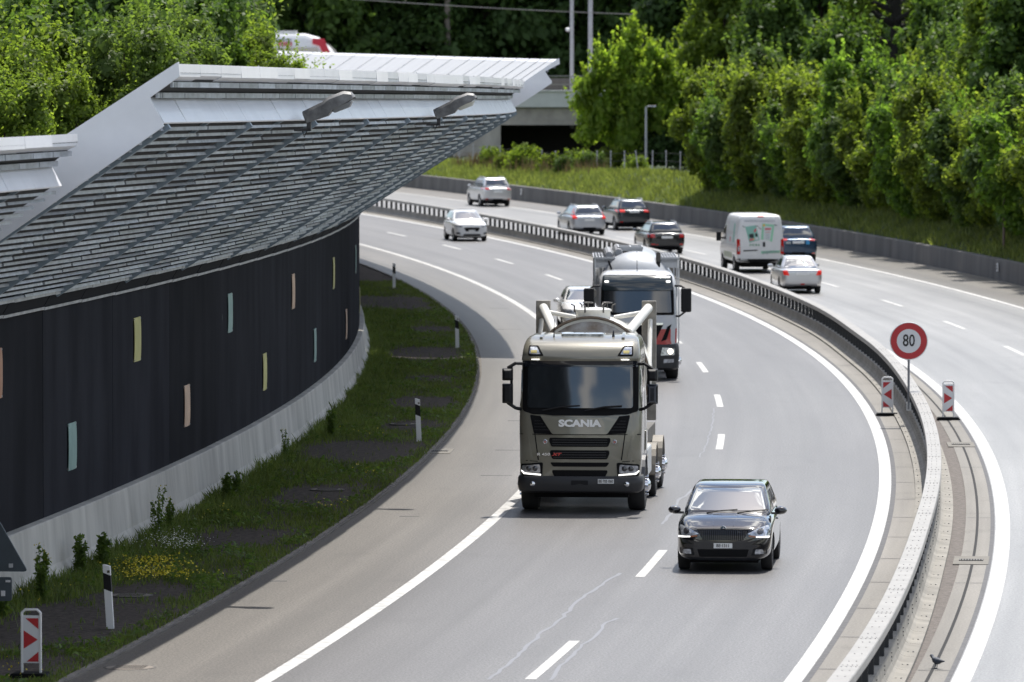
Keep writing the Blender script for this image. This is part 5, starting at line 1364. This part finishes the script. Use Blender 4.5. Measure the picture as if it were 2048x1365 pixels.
mb.tube([a.lerp(b, k / 12) + Vector((0, 0, -.35 * (1 - ((k - 6) / 6) ** 2))) for k in range(13)], .028, 5)
o = mb.build('overhead_wire', mat('wire', (.2, .2, .2), .6)); tag(o, 'thin overhead wire sagging across the dark trees', 'wire')
# lamp post and fence by the path
p = at(1292, 362, 362); t = thing('lamp_post', 'slim grey lamp post with a short arm in front of the maple', 'street lamp'); t.location = (p.x, p.y, p.z - .2)
mb = MB(); mb.tube([(0, 0, -.3), (0, 0, 4.7)], [.09, .065], 10); mb.build('pole', M_mast, t, smooth=40)
mb = MB(); mb.tube([(0, 0, 4.62), (.15, 0, 4.68)], .035, 6); mb.box(.08, .6, -.1, .1, 4.66, 4.75); mb.build('lamp_head', M_mast, t, bevel=.02)
fe = thing('wire_fence', 'wire fence with thin grey posts along the gravel path under the maple', 'fence')
ss = [334 + 3.1 * k for k in range(20)]
for i, s_ in enumerate(ss):
    mb = MB(); b = pos(18.4, s_, bankz(18.4, s_)); lean = .12 if i == 4 else random.uniform(-.02, .02)
    mb.tube([b, b + Vector((-lean * 1.3, 0, 1.3))], .035, 6); mb.lathe([(1.3, .05), (1.36, .045)], 'Z', b + Vector((-lean * 1.3, 0, 0)), 8)
    mb.build('post', M_mast, fe)
mb = MB()
for z in (.35, .75, 1.2): mb.tube([pos(18.4, s_, bankz(18.4, s_) + z) for s_ in ss], .01, 4)
mb.build('wires', M_frame, fe)
# drain pipe/post at the far right of the bank
p = pos(14.9, 249.5, 1.0); mb = MB(); mb.tube([p, p + Vector((0, 0, 4.5))], .06, 8); o = mb.build('pole', mat('rusty_pole', (.16, .12, .1), .8, var=.3)); tag(o, 'thin brown pole standing in the bank in front of the hedge, right margin', 'pole')

# ================================================================ VEGETATION
def leaf_me(name, c, nrm, size, m, rng, aspect=1.7):
    n = len(c)
    t = rng.normal(size=(n, 3)); t -= (t * nrm).sum(1)[:, None] * nrm; t /= np.linalg.norm(t, axis=1)[:, None] + 1e-9
    b = np.cross(nrm, t); s = size[:, None]
    fold = nrm * s * .18
    V = np.stack([c + t * s * .5 * aspect, c + b * s * .5 + fold, c - t * s * .5 * aspect, c - b * s * .5 + fold], 1).reshape(-1, 3)
    me = bpy.data.meshes.new(name)
    me.vertices.add(4 * n); me.vertices.foreach_set('co', V.astype(np.float32).ravel())
    me.loops.add(4 * n); me.loops.foreach_set('vertex_index', np.arange(4 * n, dtype=np.int32))
    me.polygons.add(n); me.polygons.foreach_set('loop_start', np.arange(0, 4 * n, 4, dtype=np.int32))
    try: me.polygons.foreach_set('loop_total', np.full(n, 4, dtype=np.int32))
    except Exception: pass
    me.materials.append(m); me.update(); me.validate()
    return me
def unit(v): return v / (np.linalg.norm(v, axis=-1, keepdims=True) + 1e-9)
def crown_pts(blobs, ncl, per, rng, spread=.22, shoots=0, shlen=(.5, 1.1), up=.5, inner=.2):
    blobs = np.array(blobs, float)              # x y z rx ry rz
    w = (blobs[:, 3] * blobs[:, 5]) ** 1.0; w /= w.sum()
    idx = rng.choice(len(blobs), ncl, p=w); d = unit(rng.normal(size=(ncl, 3)))
    f = 1 - inner * rng.random((ncl, 1)) ** 2 * 2 + rng.normal(size=(ncl, 1)) * .07
    cc = blobs[idx, :3] + d * blobs[idx, 3:6] * f
    C = (cc[:, None, :] + rng.normal(size=(ncl, per, 3)) * spread).reshape(-1, 3)
    N = unit(np.repeat(d, per, 0) * 1.0 + np.repeat(rng.normal(size=(ncl, 3)) * .25, per, 0) + rng.normal(size=(ncl * per, 3)) * .28 + np.array([0, 0, up * .6]))
    if shoots:
        i2 = rng.choice(len(blobs), shoots, p=w); d2 = unit(rng.normal(size=(shoots, 3)) + np.array([0, 0, .9])); d2[:, 2] = np.abs(d2[:, 2])
        st = blobs[i2, :3] + d2 * blobs[i2, 3:6] * .9
        dr = unit(d2 * .6 + np.array([0, 0, 1.0]) + rng.normal(size=(shoots, 3)) * .25)
        ln = rng.uniform(*shlen, size=shoots); k = 12
        tt = np.linspace(0, 1, k)
        P = st[:, None, :] + dr[:, None, :] * (ln[:, None] * tt)[..., None] + rng.normal(size=(shoots, k, 3)) * (.09 * (1.2 - tt))[None, :, None]
        C = np.concatenate([C, P.reshape(-1, 3)]); N = np.concatenate([N, unit(rng.normal(size=(shoots * k, 3)) + np.array([0, 0, .5]))])
    return C, N
def blobset(rng, n, w, h, z0, r=(.6, 1.0), top=.35, squash=.9, bot=1.0):
    out = []
    for i in range(n):
        z = z0 + (h - z0) * (i + .5) / n
        t = (z - z0) / (h - z0); env = w * (1 - (1 - top) * max(0, t - .35) / .65) * (.75 + .25 * min(1, t * 4))
        bk = min(1, t * 1.9); env = env * (bot + (1 - bot) * bk); a = i * 2.4 + rng.random() * .8; q = env * .5 * math.sqrt(rng.uniform(.15, 1))
        rr = rng.uniform(*r) * (1 - .3 * t) * (1 if bot == 1 else .6 + .4 * bk)
        out.append((q * math.cos(a), q * math.sin(a), min(z, h - rr * .6), rr, rr, rr * squash))
    return out
def trunk_me(name, h, r, limbs, m, rng):
    mb = MB(); bend = [Vector((0, 0, -.4)), Vector((rng.normal() * .05 * h / 5, rng.normal() * .05, h * .3)), Vector((rng.normal() * .1, rng.normal() * .1, h * .65)), Vector((rng.normal() * .15, rng.normal() * .15, h * .92))]
    mb.tube(bend, [r, r * .8, r * .5, r * .12], 8)
    for b in limbs:
        z = max(.15 * h, b[2] * .6); mb.tube([Vector((0, 0, z)), Vector((b[0] * .5, b[1] * .5, z + (b[2] - z) * .55)), Vector(b[:3])], [r * .4, r * .25, r * .06], 6)
    return mb.mesh(name, m, 50)
M_bark = mat('bark', (.06, .045, .033), .95, var=.4, vscale=5, bump=.5, bscale=14)
LM = dict(hedge=leafmat('leaf_hedge', (.075, .108, .024), (.112, .145, .032), .48), hedge2=leafmat('leaf_hedge_cool', (.05, .085, .028), (.075, .115, .036), .38), hedge3=leafmat('leaf_hedge_fresh', (.06, .11, .024), (.1, .16, .036), .48),
          maple=leafmat('leaf_maple', (.11, .17, .034), (.165, .22, .045), .5), dark=leafmat('leaf_dark', (.03, .058, .018), (.045, .08, .025), .3),
          mid=leafmat('leaf_mid', (.045, .08, .022), (.065, .11, .03), .36), bright=leafmat('leaf_bright', (.075, .115, .025), (.115, .155, .034), .46),
          conifer=leafmat('leaf_conifer', (.05, .085, .022), (.075, .115, .03), .35), near=leafmat('leaf_near', (.06, .095, .028), (.09, .13, .038), .42))
def proto(seed, lm, w, h, z0, nb, ncl, per, leaf, r=(.6, 1), top=.35, shoots=0, shlen=(.5, 1.1), spread=.22, tr=.12, squash=.9, core=True, inner=.2, bot=1.0):
    rng = np.random.default_rng(seed); bl = blobset(rng, nb, w, h, z0, r, top, squash, bot)
    C, N = crown_pts(bl, ncl, per, rng, spread, shoots, shlen, inner=inner)
    sz = rng.uniform(.7, 1.3, len(C)) * leaf
    if core:
        c2, n2 = crown_pts([(b[0], b[1], b[2], b[3] * .7, b[4] * .7, b[5] * .7) for b in bl], max(60, ncl // 12), 4, rng, spread)
        C = np.concatenate([C, c2]); N = np.concatenate([N, n2]); sz = np.concatenate([sz, rng.uniform(.9, 1.4, len(c2)) * max(.3, leaf * 2)])
    keep = C[:, 2] > .02
    return leaf_me('crown', C[keep], N[keep], sz[keep], LM[lm], rng), trunk_me('trunk', h, tr, bl[::2], M_bark, rng)
def plant(pr, name, label, cat, group, loc, rz_=None, sc=(1, 1, 1)):
    t = thing(name, label, cat, group)
    link('crown', pr[0], t); link('trunk', pr[1], t)
    t.location = loc; t.rotation_euler = (0, 0, random.uniform(0, 6.28) if rz_ is None else rz_); t.scale = sc
    return t
ORD = ['first', 'second', 'third', 'fourth', 'fifth', 'sixth', 'seventh', 'eighth', 'ninth', 'tenth', 'eleventh', 'twelfth', 'thirteenth', 'fourteenth', 'fifteenth', 'sixteenth', 'seventeenth', 'eighteenth', 'nineteenth', 'twentieth'] + ['%dth' % k for k in range(21, 60)]
random.seed(11)
HP = [proto(100 + k, ('hedge', 'hedge3', 'hedge2', 'hedge', 'hedge2', 'hedge3')[k], 4.7, (5.4, 4.9, 5.7, 5.2, 5.0, 5.5)[k], .2, 24, 2100, 9, .14, (.55, .95), .8, 170, (.4, 1.4), .15, bot=.25) for k in range(6)]
n = 0
for k in range(34):
    s_ = 321.5 - k * 3.3
    if s_ < 214: break
    d = 16.7 + random.uniform(-.25, .35); f = random.uniform(.82, 1.16) * (1 + .16 * max(0, (290 - s_) / 70))
    plant(HP[(k * 5 + k // 4) % 6], 'hedge_shrub', '%s hedge shrub from the gravel path end of the front row' % ORD[n], 'shrub', 'shrubs in the front hedge row above the retaining wall', pos(d, s_, bankz(16.7, s_) - .15), None, (f, f, f * random.uniform(.8, 1.12))); n += 1
HP2 = [proto(140 + k, ('hedge2', 'mid', 'hedge')[k], 4.6, 6.6, .3, 28, 1900, 9, .17, (.6, 1.05), .4, 160, (.5, 1.8), .18) for k in range(3)]
n = 0
for k in range(26):
    s_ = 338 - k * 4.6
    if s_ < 222: break
    f = random.uniform(.85, 1.1)
    plant(HP2[k % 3], 'hedge_tree', '%s tall shrub from the gravel path end of the second row, behind the front hedge' % ORD[n], 'shrub', 'tall shrubs behind the front hedge', pos(22.5 + random.uniform(-.8, 1.2), s_, 2.0), None, (f, f, f * random.uniform(.65, 1.35))); n += 1
# third row: taller trees with different greens
TP = [proto(170, 'mid', 7.5, 13, 2, 44, 2200, 9, .24, (.7, 1.3), .4, 90, (.5, 1.4), .24, .25), proto(171, 'bright', 6.5, 11.5, 1.5, 42, 2200, 9, .2, (.6, 1.15), .4, 150, (.6, 1.6), .2, .2), proto(172, 'dark', 8, 15, 2, 30, 2000, 9, .3, (1.2, 2.0), .4, 20, (.5, 1), .35, .3)]
for i, (u, v, Y, kind, h, lab) in enumerate((
        (1450, 20, 378, 1, 11.8, 'light green bushy tree behind the hedge left end, next to the maple'), (1545, 60, 360, 0, 10, 'mid green tree behind the hedge, second from the maple'), (1640, 20, 372, 2, 15, 'dark tree in the back row above the hedge'),
        (1700, 120, 340, 1, 8.5, 'yellowish bushy tree above the hedge, left of the spreading conifer'), (1880, 90, 320, 0, 9.5, 'olive green tree right of the spreading conifer'), (1985, 20, 285, 1, 9.6, 'bright green tree at the top right corner, sunlit layers'),
        (2060, 60, 275, 0, 9.5, 'green tree cut by the right edge above the hedge'), (1360, 100, 395, 2, 13, 'dark tree in the shade between the maple and the hedge'), (1930, -20, 345, 2, 15, 'dark tree behind the bright one at the top right'), (2070, 0, 330, 2, 15, 'dark tree at the right edge of the back row'))):
    p = at(u, v, Y); pz = rz(Y) + 2.6
    f = (p.z + .6 - pz) / (11.5, 11.5, 11.5)[0] if False else h / (13, 11.5, 15)[kind]
    plant(TP[kind], 'tree', lab, 'tree', 'trees behind the hedge', (p.x, Y, pz), None, (f, f, f))
# the maple
rng = np.random.default_rng(5)
mbl = [(0, 0, 2.2, 2.0, 2.0, 1.5), (-2.0, .3, 3.2, 1.7, 1.6, 1.2), (2.0, 0, 3.0, 1.8, 1.7, 1.3), (-2.7, 0, 4.9, 1.1, 1.1, .8), (-1.2, 0, 5.3, 1.4, 1.4, 1.0), (1.0, .4, 5.1, 1.7, 1.5, 1.2), (2.6, 0, 4.7, 1.2, 1.2, 1.0), (-.3, 0, 6.6, 1.1, 1.1, .9), (1.3, .2, 6.5, .8, .9, .9), (.1, 0, 7.7, .6, .6, .7), (2.2, 0, 5.9, .6, .6, .8), (-1.9, 0, 6.2, .7, .7, .6), (-3.2, 0, 3.8, .8, .8, .5), (-2.8, 0, 1.9, .9, .9, .5), (2.9, 0, 1.7, 1.0, 1.0, .7), (.2, 0, 4.0, 2.4, 2.0, 1.6)]
mbl = [(b[0] * 1.12 + e * .55 * b[3], b[1] + f * .5 * b[4], b[2] + g * .45 * b[5], b[3] * .52, b[4] * .52, b[5] * .5) for b in mbl for e, f, g in ((1, .3, .2), (-.9, .6, -.2), (.1, -1, .6), (-.1, -.7, -.7))]
mbl = [b for b in mbl if b[2] > .9]
C, N = crown_pts(mbl, 2600, 8, rng, .14, 420, (.5, 1.5), .6)
c2, n2 = crown_pts([tuple(b[:3]) + tuple(x * .4 for x in b[3:]) for b in mbl], 120, 4, rng, .2)
mme = leaf_me('crown', np.concatenate([C, c2]), np.concatenate([N, n2]), np.concatenate([rng.uniform(.13, .25, len(C)), rng.uniform(.3, .5, len(c2))]), LM['maple'], rng)
p = at(1262, 345, 374)
plant((mme, trunk_me('trunk', 7.5, .2, [b for b in mbl if b[2] > 3][::3], M_bark, rng)), 'maple_tree', 'free standing young maple with uneven bright crown in front of the bridge', 'tree', None, (p.x, 374, rz(374) + 1.6), 0, (.86, .9, 1.06))
# spreading conifer with bare dark limbs
rng = np.random.default_rng(8); mb = MB(); pts = []; nr = []
mb.tube([(0, 0, -1), (0, 0, 6), (.1, 0, 13), (.1, 0, 18)], [.42, .36, .22, .05], 10)
for k in range(40):
    z = 3.2 + 11.5 * k / 40 + rng.uniform(-.2, .2); a = rng.uniform(0, 2 * PI) if k % 2 else rng.choice([0, PI]) + rng.uniform(-.6, .6); ln = rng.uniform(3.2, 5.2) * (1 - .5 * k / 40)
    q = [Vector((0, 0, z)), Vector((math.cos(a) * ln * .4, math.sin(a) * ln * .4, z + .5)), Vector((math.cos(a) * ln * .75, math.sin(a) * ln * .75, z + 1.5)), Vector((math.cos(a) * ln, math.sin(a) * ln, z + 2.7))]
    mb.tube(q, [.2, .14, .09, .03], 6)
    for t in np.linspace(.5, 1, 16):
        i = min(2, int(t * 3)); b = q[i].lerp(q[i + 1], t * 3 - i)
        for j in range(16):
            pts.append(np.array(b) + rng.normal(size=3) * np.array([.35, .35, .16]) + np.array([0, 0, -.12])); nr.append(rng.normal(size=3) * .5 + np.array([0, 0, .8]))
cme = leaf_me('crown', np.array(pts), unit(np.array(nr)), rng.uniform(.1, .22, len(pts)), LM['bright'], rng, 2.4)
p = at(1790, 130, 335); plant((cme, mb.mesh('trunk', mat('bark_dark', (.02, .018, .016), .95), 50)), 'conifer_tree', 'spreading conifer with bare dark rising limbs above the hedge', 'tree', None, (p.x, 335, rz(335) + 2.3), .2)
# dark woodland beyond the railway
random.seed(4)
FP = [proto(200 + k, 'dark' if k < 3 else 'mid', 8.5, 19, 3, 34, 2000, 8, .34, (1.3, 2.2), .45, 30, (.5, 1.2), .4, .3) for k in range(4)]
spots = []
for r_, (Y, st) in enumerate(((428, 4.4), (437, 5.0), (449, 5.6))):
    x = -32.0 + r_ * 1.7
    while x < 42:
        spots.append((x + random.uniform(-.8, .8), Y + random.uniform(-2, 2), r_)); x += st
RN = ['front', 'middle', 'rear']; cnt = [0, 0, 0]
for x, Y, r_ in spots:
    f = random.uniform(.85, 1.15) * (1.0 if r_ == 0 else 1.15)
    k = random.choice((0, 1, 2, 3)) if r_ == 0 else random.choice((0, 1, 2))
    plant(FP[k], 'woodland_tree', '%s tree from the left in the %s row of the dark wood beyond the bridge' % (ORD[cnt[r_]], RN[r_]), 'tree', 'dark wood beyond the railway bridge', (x, Y, 2.5 + .05 * (Y - 425)), None, (f, f, f)); cnt[r_] += 1
# trees behind the canopy on the left
random.seed(21)
NP = [proto(230, 'near', 5.0, 8.5, .4, 44, 4200, 9, .10, (.45, .95), .45, 320, (.5, 1.6), .12, .16), proto(231, 'mid', 6.0, 10, .5, 46, 4200, 9, .125, (.55, 1.1), .5, 140, (.5, 1.3), .15, .2), proto(232, 'bright', 4.4, 7.5, .3, 38, 3800, 9, .095, (.4, .85), .45, 340, (.6, 1.7), .11, .12)]
L_ = [(30, 95, 150, 2, 7.2, 'light green leafy tree at the left edge above the low canopy'), (115, 180, 148, 2, 5.2, 'low bright green bush right above the low canopy end'), (195, 120, 175, 1, 9.8, 'dark shady tree second from the left edge'), (255, 90, 150, 0, 6.6, 'feathery green tree with thin upright shoots behind the canopy corner'),
      (335, 60, 160, 0, 7.4, 'tall feathery tree with reddish tips rising over the canopy fascia'), (400, 20, 200, 1, 10.4, 'deep green dense tree behind the feathery ones'), (478, 75, 205, 2, 8.0, 'yellow green sapling before the train, left and taller'), (560, 135, 200, 2, 5.6, 'yellow green sapling before the train, right and lower'), (80, 20, 190, 1, 11.5, 'dark green tree at the top left, behind the light leafy one'), (-30, 60, 165, 1, 9.5, 'dark green tree cut by the left edge of the photo'),
      (300, 0, 215, 1, 12, 'tall dark tree in the second line at the left'), (440, -10, 240, 1, 12, 'tall shady tree left of the train'), (180, 170, 152, 2, 5.2, 'bright low shrub against the slanting white end plate'), (15, 200, 142, 2, 5.0, 'bright low shrub at the extreme left above the white edge'), (380, 120, 155, 0, 5.6, 'small feathery bush just above the white fascia')]
for u, v, Y, k, h, lab in L_:
    p = at(u, v, Y); f = h / (8.5, 10, 7.5)[k]
    plant(NP[k], 'tree', lab, 'tree', 'trees behind the noise canopy', (p.x, Y, p.z + .3 - h if p.z + .3 - h < 6 else 4), None, (f, f, f))
# low growth on the far bank
random.seed(5)
BP = [proto(260 + k, ('hedge', 'bright', 'hedge2')[k], 1.7, 1.35, .05, 9, 330, 8, .11, (.3, .5), .6, 40, (.2, .6), .12, .04, core=False) for k in range(3)]
for u, v, Y, k, f, lab in ((1050, 320, 372, 1, 1.15, 'bright round bush under the bridge end'), (1095, 342, 366, 0, .9, 'green bush right of the bright round one on the bank'), (1155, 335, 362, 1, 1.0, 'yellow green bush on the bank left of the maple trunk'), (1185, 352, 360, 2, .9, 'low bush at the left foot of the maple'), (1272, 358, 356, 1, .75, 'small yellowish bush beside the slim lamp post'), (1010, 350, 374, 0, .8, 'low green bush at the foot of the bridge pier'), (1130, 360, 360, 2, .7, 'low green clump on the bank above the dark SUV'), (985, 345, 380, 1, .9, 'yellow green bush nearest the bridge pier'), (1215, 355, 372, 0, 1.0, 'green bush beneath the maple crown')):
    p = at(u, v, Y); dd = math.hypot(p.x - CX, Y - CY) - R; f *= .95; plant(BP[k], 'bush', lab, 'bush', 'bushes on the bank', (p.x, Y, rz(Y) + bankz(min(22, max(14.6, dd)), CY + R * math.atan2(Y - CY, p.x - CX)) - .05), None, (f, f, f))
UP = [proto(280, 'dark', 3.2, 3.4, .1, 18, 900, 8, .2, (.5, .9), .6, 50, (.3, .9), .16, .06), proto(281, 'mid', 3.0, 2.8, .1, 16, 900, 8, .18, (.45, .8), .6, 50, (.3, .9), .15, .06)]
for k in range(9):
    s_ = 334 + 4.4 * k + random.uniform(-.8, .8); f = random.uniform(.85, 1.25)
    plant(UP[k % 2], 'understorey_shrub', '%s shady shrub behind the wire fence, counted from the hedge end' % ORD[k], 'shrub', 'shady shrubs behind the fence', pos(26 + (k * 7 % 5) * 1.1, s_, 1.7), None, (f, f, f))
def blades(name, D, Sx, Z, h, wd, m, rng, lean=.35, kind='stuff'):
    n = len(D); ph = (Sx - CY) / R
    X = CX + (R + D) * np.cos(ph); Y = CY + (R + D) * np.sin(ph); Zg = Z + 2.593e-5 * np.maximum(0, Y - 143.57) ** 2
    a = rng.uniform(0, 2 * PI, n); b = rng.uniform(0, 2 * PI, n); l = rng.uniform(0, lean, n) * h
    t = np.stack([np.cos(a), np.sin(a), 0 * a], 1) * (wd / 2)[:, None]; ln = np.stack([np.cos(b) * l, np.sin(b) * l, 0 * l], 1)
    base = np.stack([X, Y, Zg - .01], 1); mid = base + ln * .35 + np.array([0, 0, 1]) * (h * .55)[:, None]; tip = base + ln + np.array([0, 0, 1]) * h[:, None]
    V = np.stack([base - t, base + t, mid + t * .7, tip, mid - t * .7], 1).reshape(-1, 3)
    me = bpy.data.meshes.new(name); me.vertices.add(5 * n); me.vertices.foreach_set('co', V.astype(np.float32).ravel())
    me.loops.add(5 * n); me.loops.foreach_set('vertex_index', np.arange(5 * n, dtype=np.int32)); me.polygons.add(n); me.polygons.foreach_set('loop_start', np.arange(0, 5 * n, 5, dtype=np.int32))
    try: me.polygons.foreach_set('loop_total', np.full(n, 5, dtype=np.int32))
    except Exception: pass
    me.materials.append(m); me.update(); me.validate()
    o = link(name, me); o['kind'] = kind; return o
G_verge = leafmat('grass_verge', (.065, .098, .032), (.135, .165, .058), .25); G_bank = leafmat('grass_blades_bank', (.09, .12, .042), (.175, .2, .08), .3)
rng = np.random.default_rng(3)
BARE = [(-12.2, 94.5, 1.3, 4.6), (-12.0, 87, 1.1, 2.2), (-12.0, 100.6, .9, 1.7), (-12.0, 112.6, .9, 2.6), (-11.9, 124.5, .95, 3.4), (-12.2, 139.6, 1.6, 4.4), (-11.6, 150.0, .8, 2.2), (-11.8, 160.5, 1.0, 3.0), (-11.9, 173, .9, 1.6), (-12.2, 188, 1.3, 5.0), (-11.7, 205, .8, 2.5), (-12.5, 227, 2.0, 7)]
def bare(D, Sx, grow=1.0):
    k = np.zeros(len(D), bool)
    for d0, s0, a, b in BARE:
        wob = 1 + .22 * np.sin(Sx * 2.3 + D * 3) + .18 * np.sin(D * 5.1 - Sx * 1.3)
        k |= np.abs((D - d0) / (a * grow)) ** 3.5 + np.abs((Sx - s0) / (b * grow)) ** 3.5 < wob
    return k
n = 150000
Sx = 78 + 170 * rng.random(n) ** 1.35; D = rng.uniform(-13.95, -10.59, n)
cl = .5 + .25 * np.sin(Sx * 1.9 + 2 * np.sin(D * 2.2)) + .25 * np.sin(D * 4.3 + Sx * .8)
keep = (~bare(D, Sx) | (rng.random(n) < .02) | (~bare(D, Sx, .8) & (rng.random(n) < .3)) | ((D > -10.95 + .15 * np.sin(Sx * 1.7)) & (rng.random(n) < .6))) & (rng.random(n) < .35 + .65 * cl); D, Sx, cl = D[keep], Sx[keep], cl[keep]
wallside = np.clip((-12.2 - D) / 1.7, 0, 1)
h = rng.uniform(.04, .13, len(D)) + wallside * rng.uniform(.02, .25, len(D)) * (.4 + cl)
blades('verge_grass', D, Sx, np.zeros(len(D)), h, rng.uniform(.012, .03, len(D)), G_verge, rng, .8)
# broad leafed weeds hugging the ground
n = 26000; Sx = 78 + 150 * rng.random(n) ** 1.4; D = rng.uniform(-13.9, -10.7, n); k = ~bare(D, Sx, .95) & (np.sin(Sx * 1.1 + D * 3.1) + np.sin(Sx * .6 - D * 2) > -.1); D, Sx = D[k], Sx[k]
ph = (Sx - CY) / R; C = np.stack([CX + (R + D) * np.cos(ph), CY + (R + D) * np.sin(ph), .03 + .12 * rng.random(len(D))], 1); C[:, 2] += 2.593e-5 * np.maximum(0, C[:, 1] - 143.57) ** 2
o = link('ground_weeds', leaf_me('ground_weeds', C, unit(rng.normal(size=C.shape) * .45 + np.array([0, 0, 1])), rng.uniform(.03, .075, len(C)), leafmat('weed_leaf', (.045, .085, .022), (.1, .15, .04), .3), rng)); o['kind'] = 'stuff'
# yellow stonecrop and small white flowers
def flowers(name, boxes, m, n, z, sz):
    Ds, Ss = [], []
    for d0, s0, a, b in boxes:
        q = rng.normal(size=(n, 2)) * .45; Ds.append(d0 + q[:, 0] * a); Ss.append(s0 + q[:, 1] * b)
    D, Sx = np.concatenate(Ds), np.concatenate(Ss); k = (D > -13.9) & (D < -10.75); D, Sx = D[k], Sx[k]; ph = (Sx - CY) / R
    C = np.stack([CX + (R + D) * np.cos(ph), CY + (R + D) * np.sin(ph), rng.uniform(*z, len(D))], 1)
    o = link(name, leaf_me(name, C, unit(rng.normal(size=C.shape) * .5 + np.array([0, -.4, .8])), rng.uniform(*sz, len(C)), m, rng, 1.1)); o['kind'] = 'stuff'
flowers('yellow_flowers', [(-12.75, 105.5, .75, 1.6), (-12.3, 103.2, .9, 1.2)], mat('petal_yellow', (.55, .46, .02), .6), 420, (.08, .2), (.02, .045))
flowers('yellow_flowers', [(-11.3, 131, .5, 1), (-11.2, 120, .4, .8), (-12.4, 145, .8, 2), (-13.2, 118, .3, 2), (-11.6, 86, .8, 1.5), (-13.4, 99, .4, 2)], mat('petal_yellow', (.55, .46, .02), .6), 22, (.08, .25), (.02, .045))
flowers('white_flowers', [(-12.9, 109, .6, 1.6), (-12.5, 108, .4, .8)], mat('petal_white', (.6, .6, .55), .6), 200, (.2, .4), (.012, .028))
# tall weeds against the plinth wall
rng = np.random.default_rng(12)
def weed_proto(seed, h, bushy, fl):
    rng = np.random.default_rng(seed); st = MB(); pts = []; fp = []
    for k in range(bushy):
        a = rng.uniform(0, 2 * PI); top = Vector((math.cos(a) * .16 * h * rng.random(), math.sin(a) * .16 * h * rng.random(), h * rng.uniform(.6, 1)))
        q = [Vector((0, 0, 0)), top * .5 + Vector((rng.normal() * .02, rng.normal() * .02, 0)), top]; st.tube(q, [.008, .006, .003], 5)
        for t in np.linspace(.12, .97, 26):
            b = q[0].lerp(q[1], t * 2) if t < .5 else q[1].lerp(q[2], t * 2 - 1)
            for j in range(3): pts.append(np.array(b) + rng.normal(size=3) * np.array([.05, .05, .02]) * (1.3 - t))
        if fl: fp += [np.array(top) + rng.normal(size=3) * .03 for _ in range(5)]
    pts = np.array(pts); lf = leaf_me('leaves', pts, unit(rng.normal(size=pts.shape) + np.array([0, 0, .6])), rng.uniform(.022, .055, len(pts)), LM['near'], rng, 2)
    f = leaf_me('flower_heads', np.array(fp), unit(rng.normal(size=(len(fp), 3))), rng.uniform(.02, .035, len(fp)), mat('petal_yellow', (.55, .46, .02), .6), rng, 1) if fl else None
    return lf, st.mesh('stem', mat('stem_green', (.06, .09, .03), .8), 40), f
WP = [weed_proto(1, .95, 6, True), weed_proto(2, .8, 9, False), weed_proto(3, .6, 7, False), weed_proto(4, 1.15, 4, True)]
for d, s_, k, f, lab in ((-13.55, 99.3, 0, 1.0, 'tall weed with yellow tips left of the nearest marker post'), (-13.4, 98.4, 1, .9, 'bushy dark weed at the plinth, nearest the camera'), (-13.75, 104.3, 1, 1.0, 'slender curved weed beside the plinth joint'), (-13.5, 105.2, 2, 1.2, 'bushy weed right of the plinth joint above the yellow flowers'), (-13.6, 112.6, 3, .95, 'thin stalk with yellow flower heads against the plinth'), (-13.6, 114.0, 0, .75, 'small flowering weed next to the thin stalk'), (-13.5, 122.3, 2, 1.1, 'leafy weed at the plinth middle'), (-13.55, 124.2, 1, .75, 'second leafy weed at the plinth middle'), (-13.7, 136.0, 3, .7, 'yellowish weed beside the broken plinth foot'), (-13.3, 144.5, 1, 1.0, 'leafy weed near the gravel strip at the plinth'), (-13.5, 95.5, 2, 1.0, 'low weed beneath the triangular sign')):
    t = thing('weed_plant', lab, 'weed', 'weeds along the plinth wall'); link('leaves', WP[k][0], t); link('stem', WP[k][1], t)
    if WP[k][2]: link('flower_heads', WP[k][2], t)
    t.location = pos(d, s_, 0); t.rotation_euler.z = random.uniform(0, 6); t.scale = (f, f, f)
# bank grass
rng = np.random.default_rng(9); n = 60000; Sx = rng.uniform(225, 396, n); D = 14.45 + 4.0 * rng.random(n)
Z = np.array([bankz(a, b) for a, b in zip(D, Sx)])
blades('bank_grass', D, Sx, Z, rng.uniform(.12, .42, n), rng.uniform(.03, .07, n), G_bank, rng, .8)
n = 900; Sx = rng.uniform(352, 382, n); D = 16.4 + rng.random(n) * 2.2
blades('dry_weeds', D, Sx, np.array([bankz(a, b) for a, b in zip(D, Sx)]), rng.uniform(.5, 1.15, n), rng.uniform(.03, .06, n), leafmat('dry_stalk', (.12, .085, .055), (.17, .13, .085), .1), rng, .4)
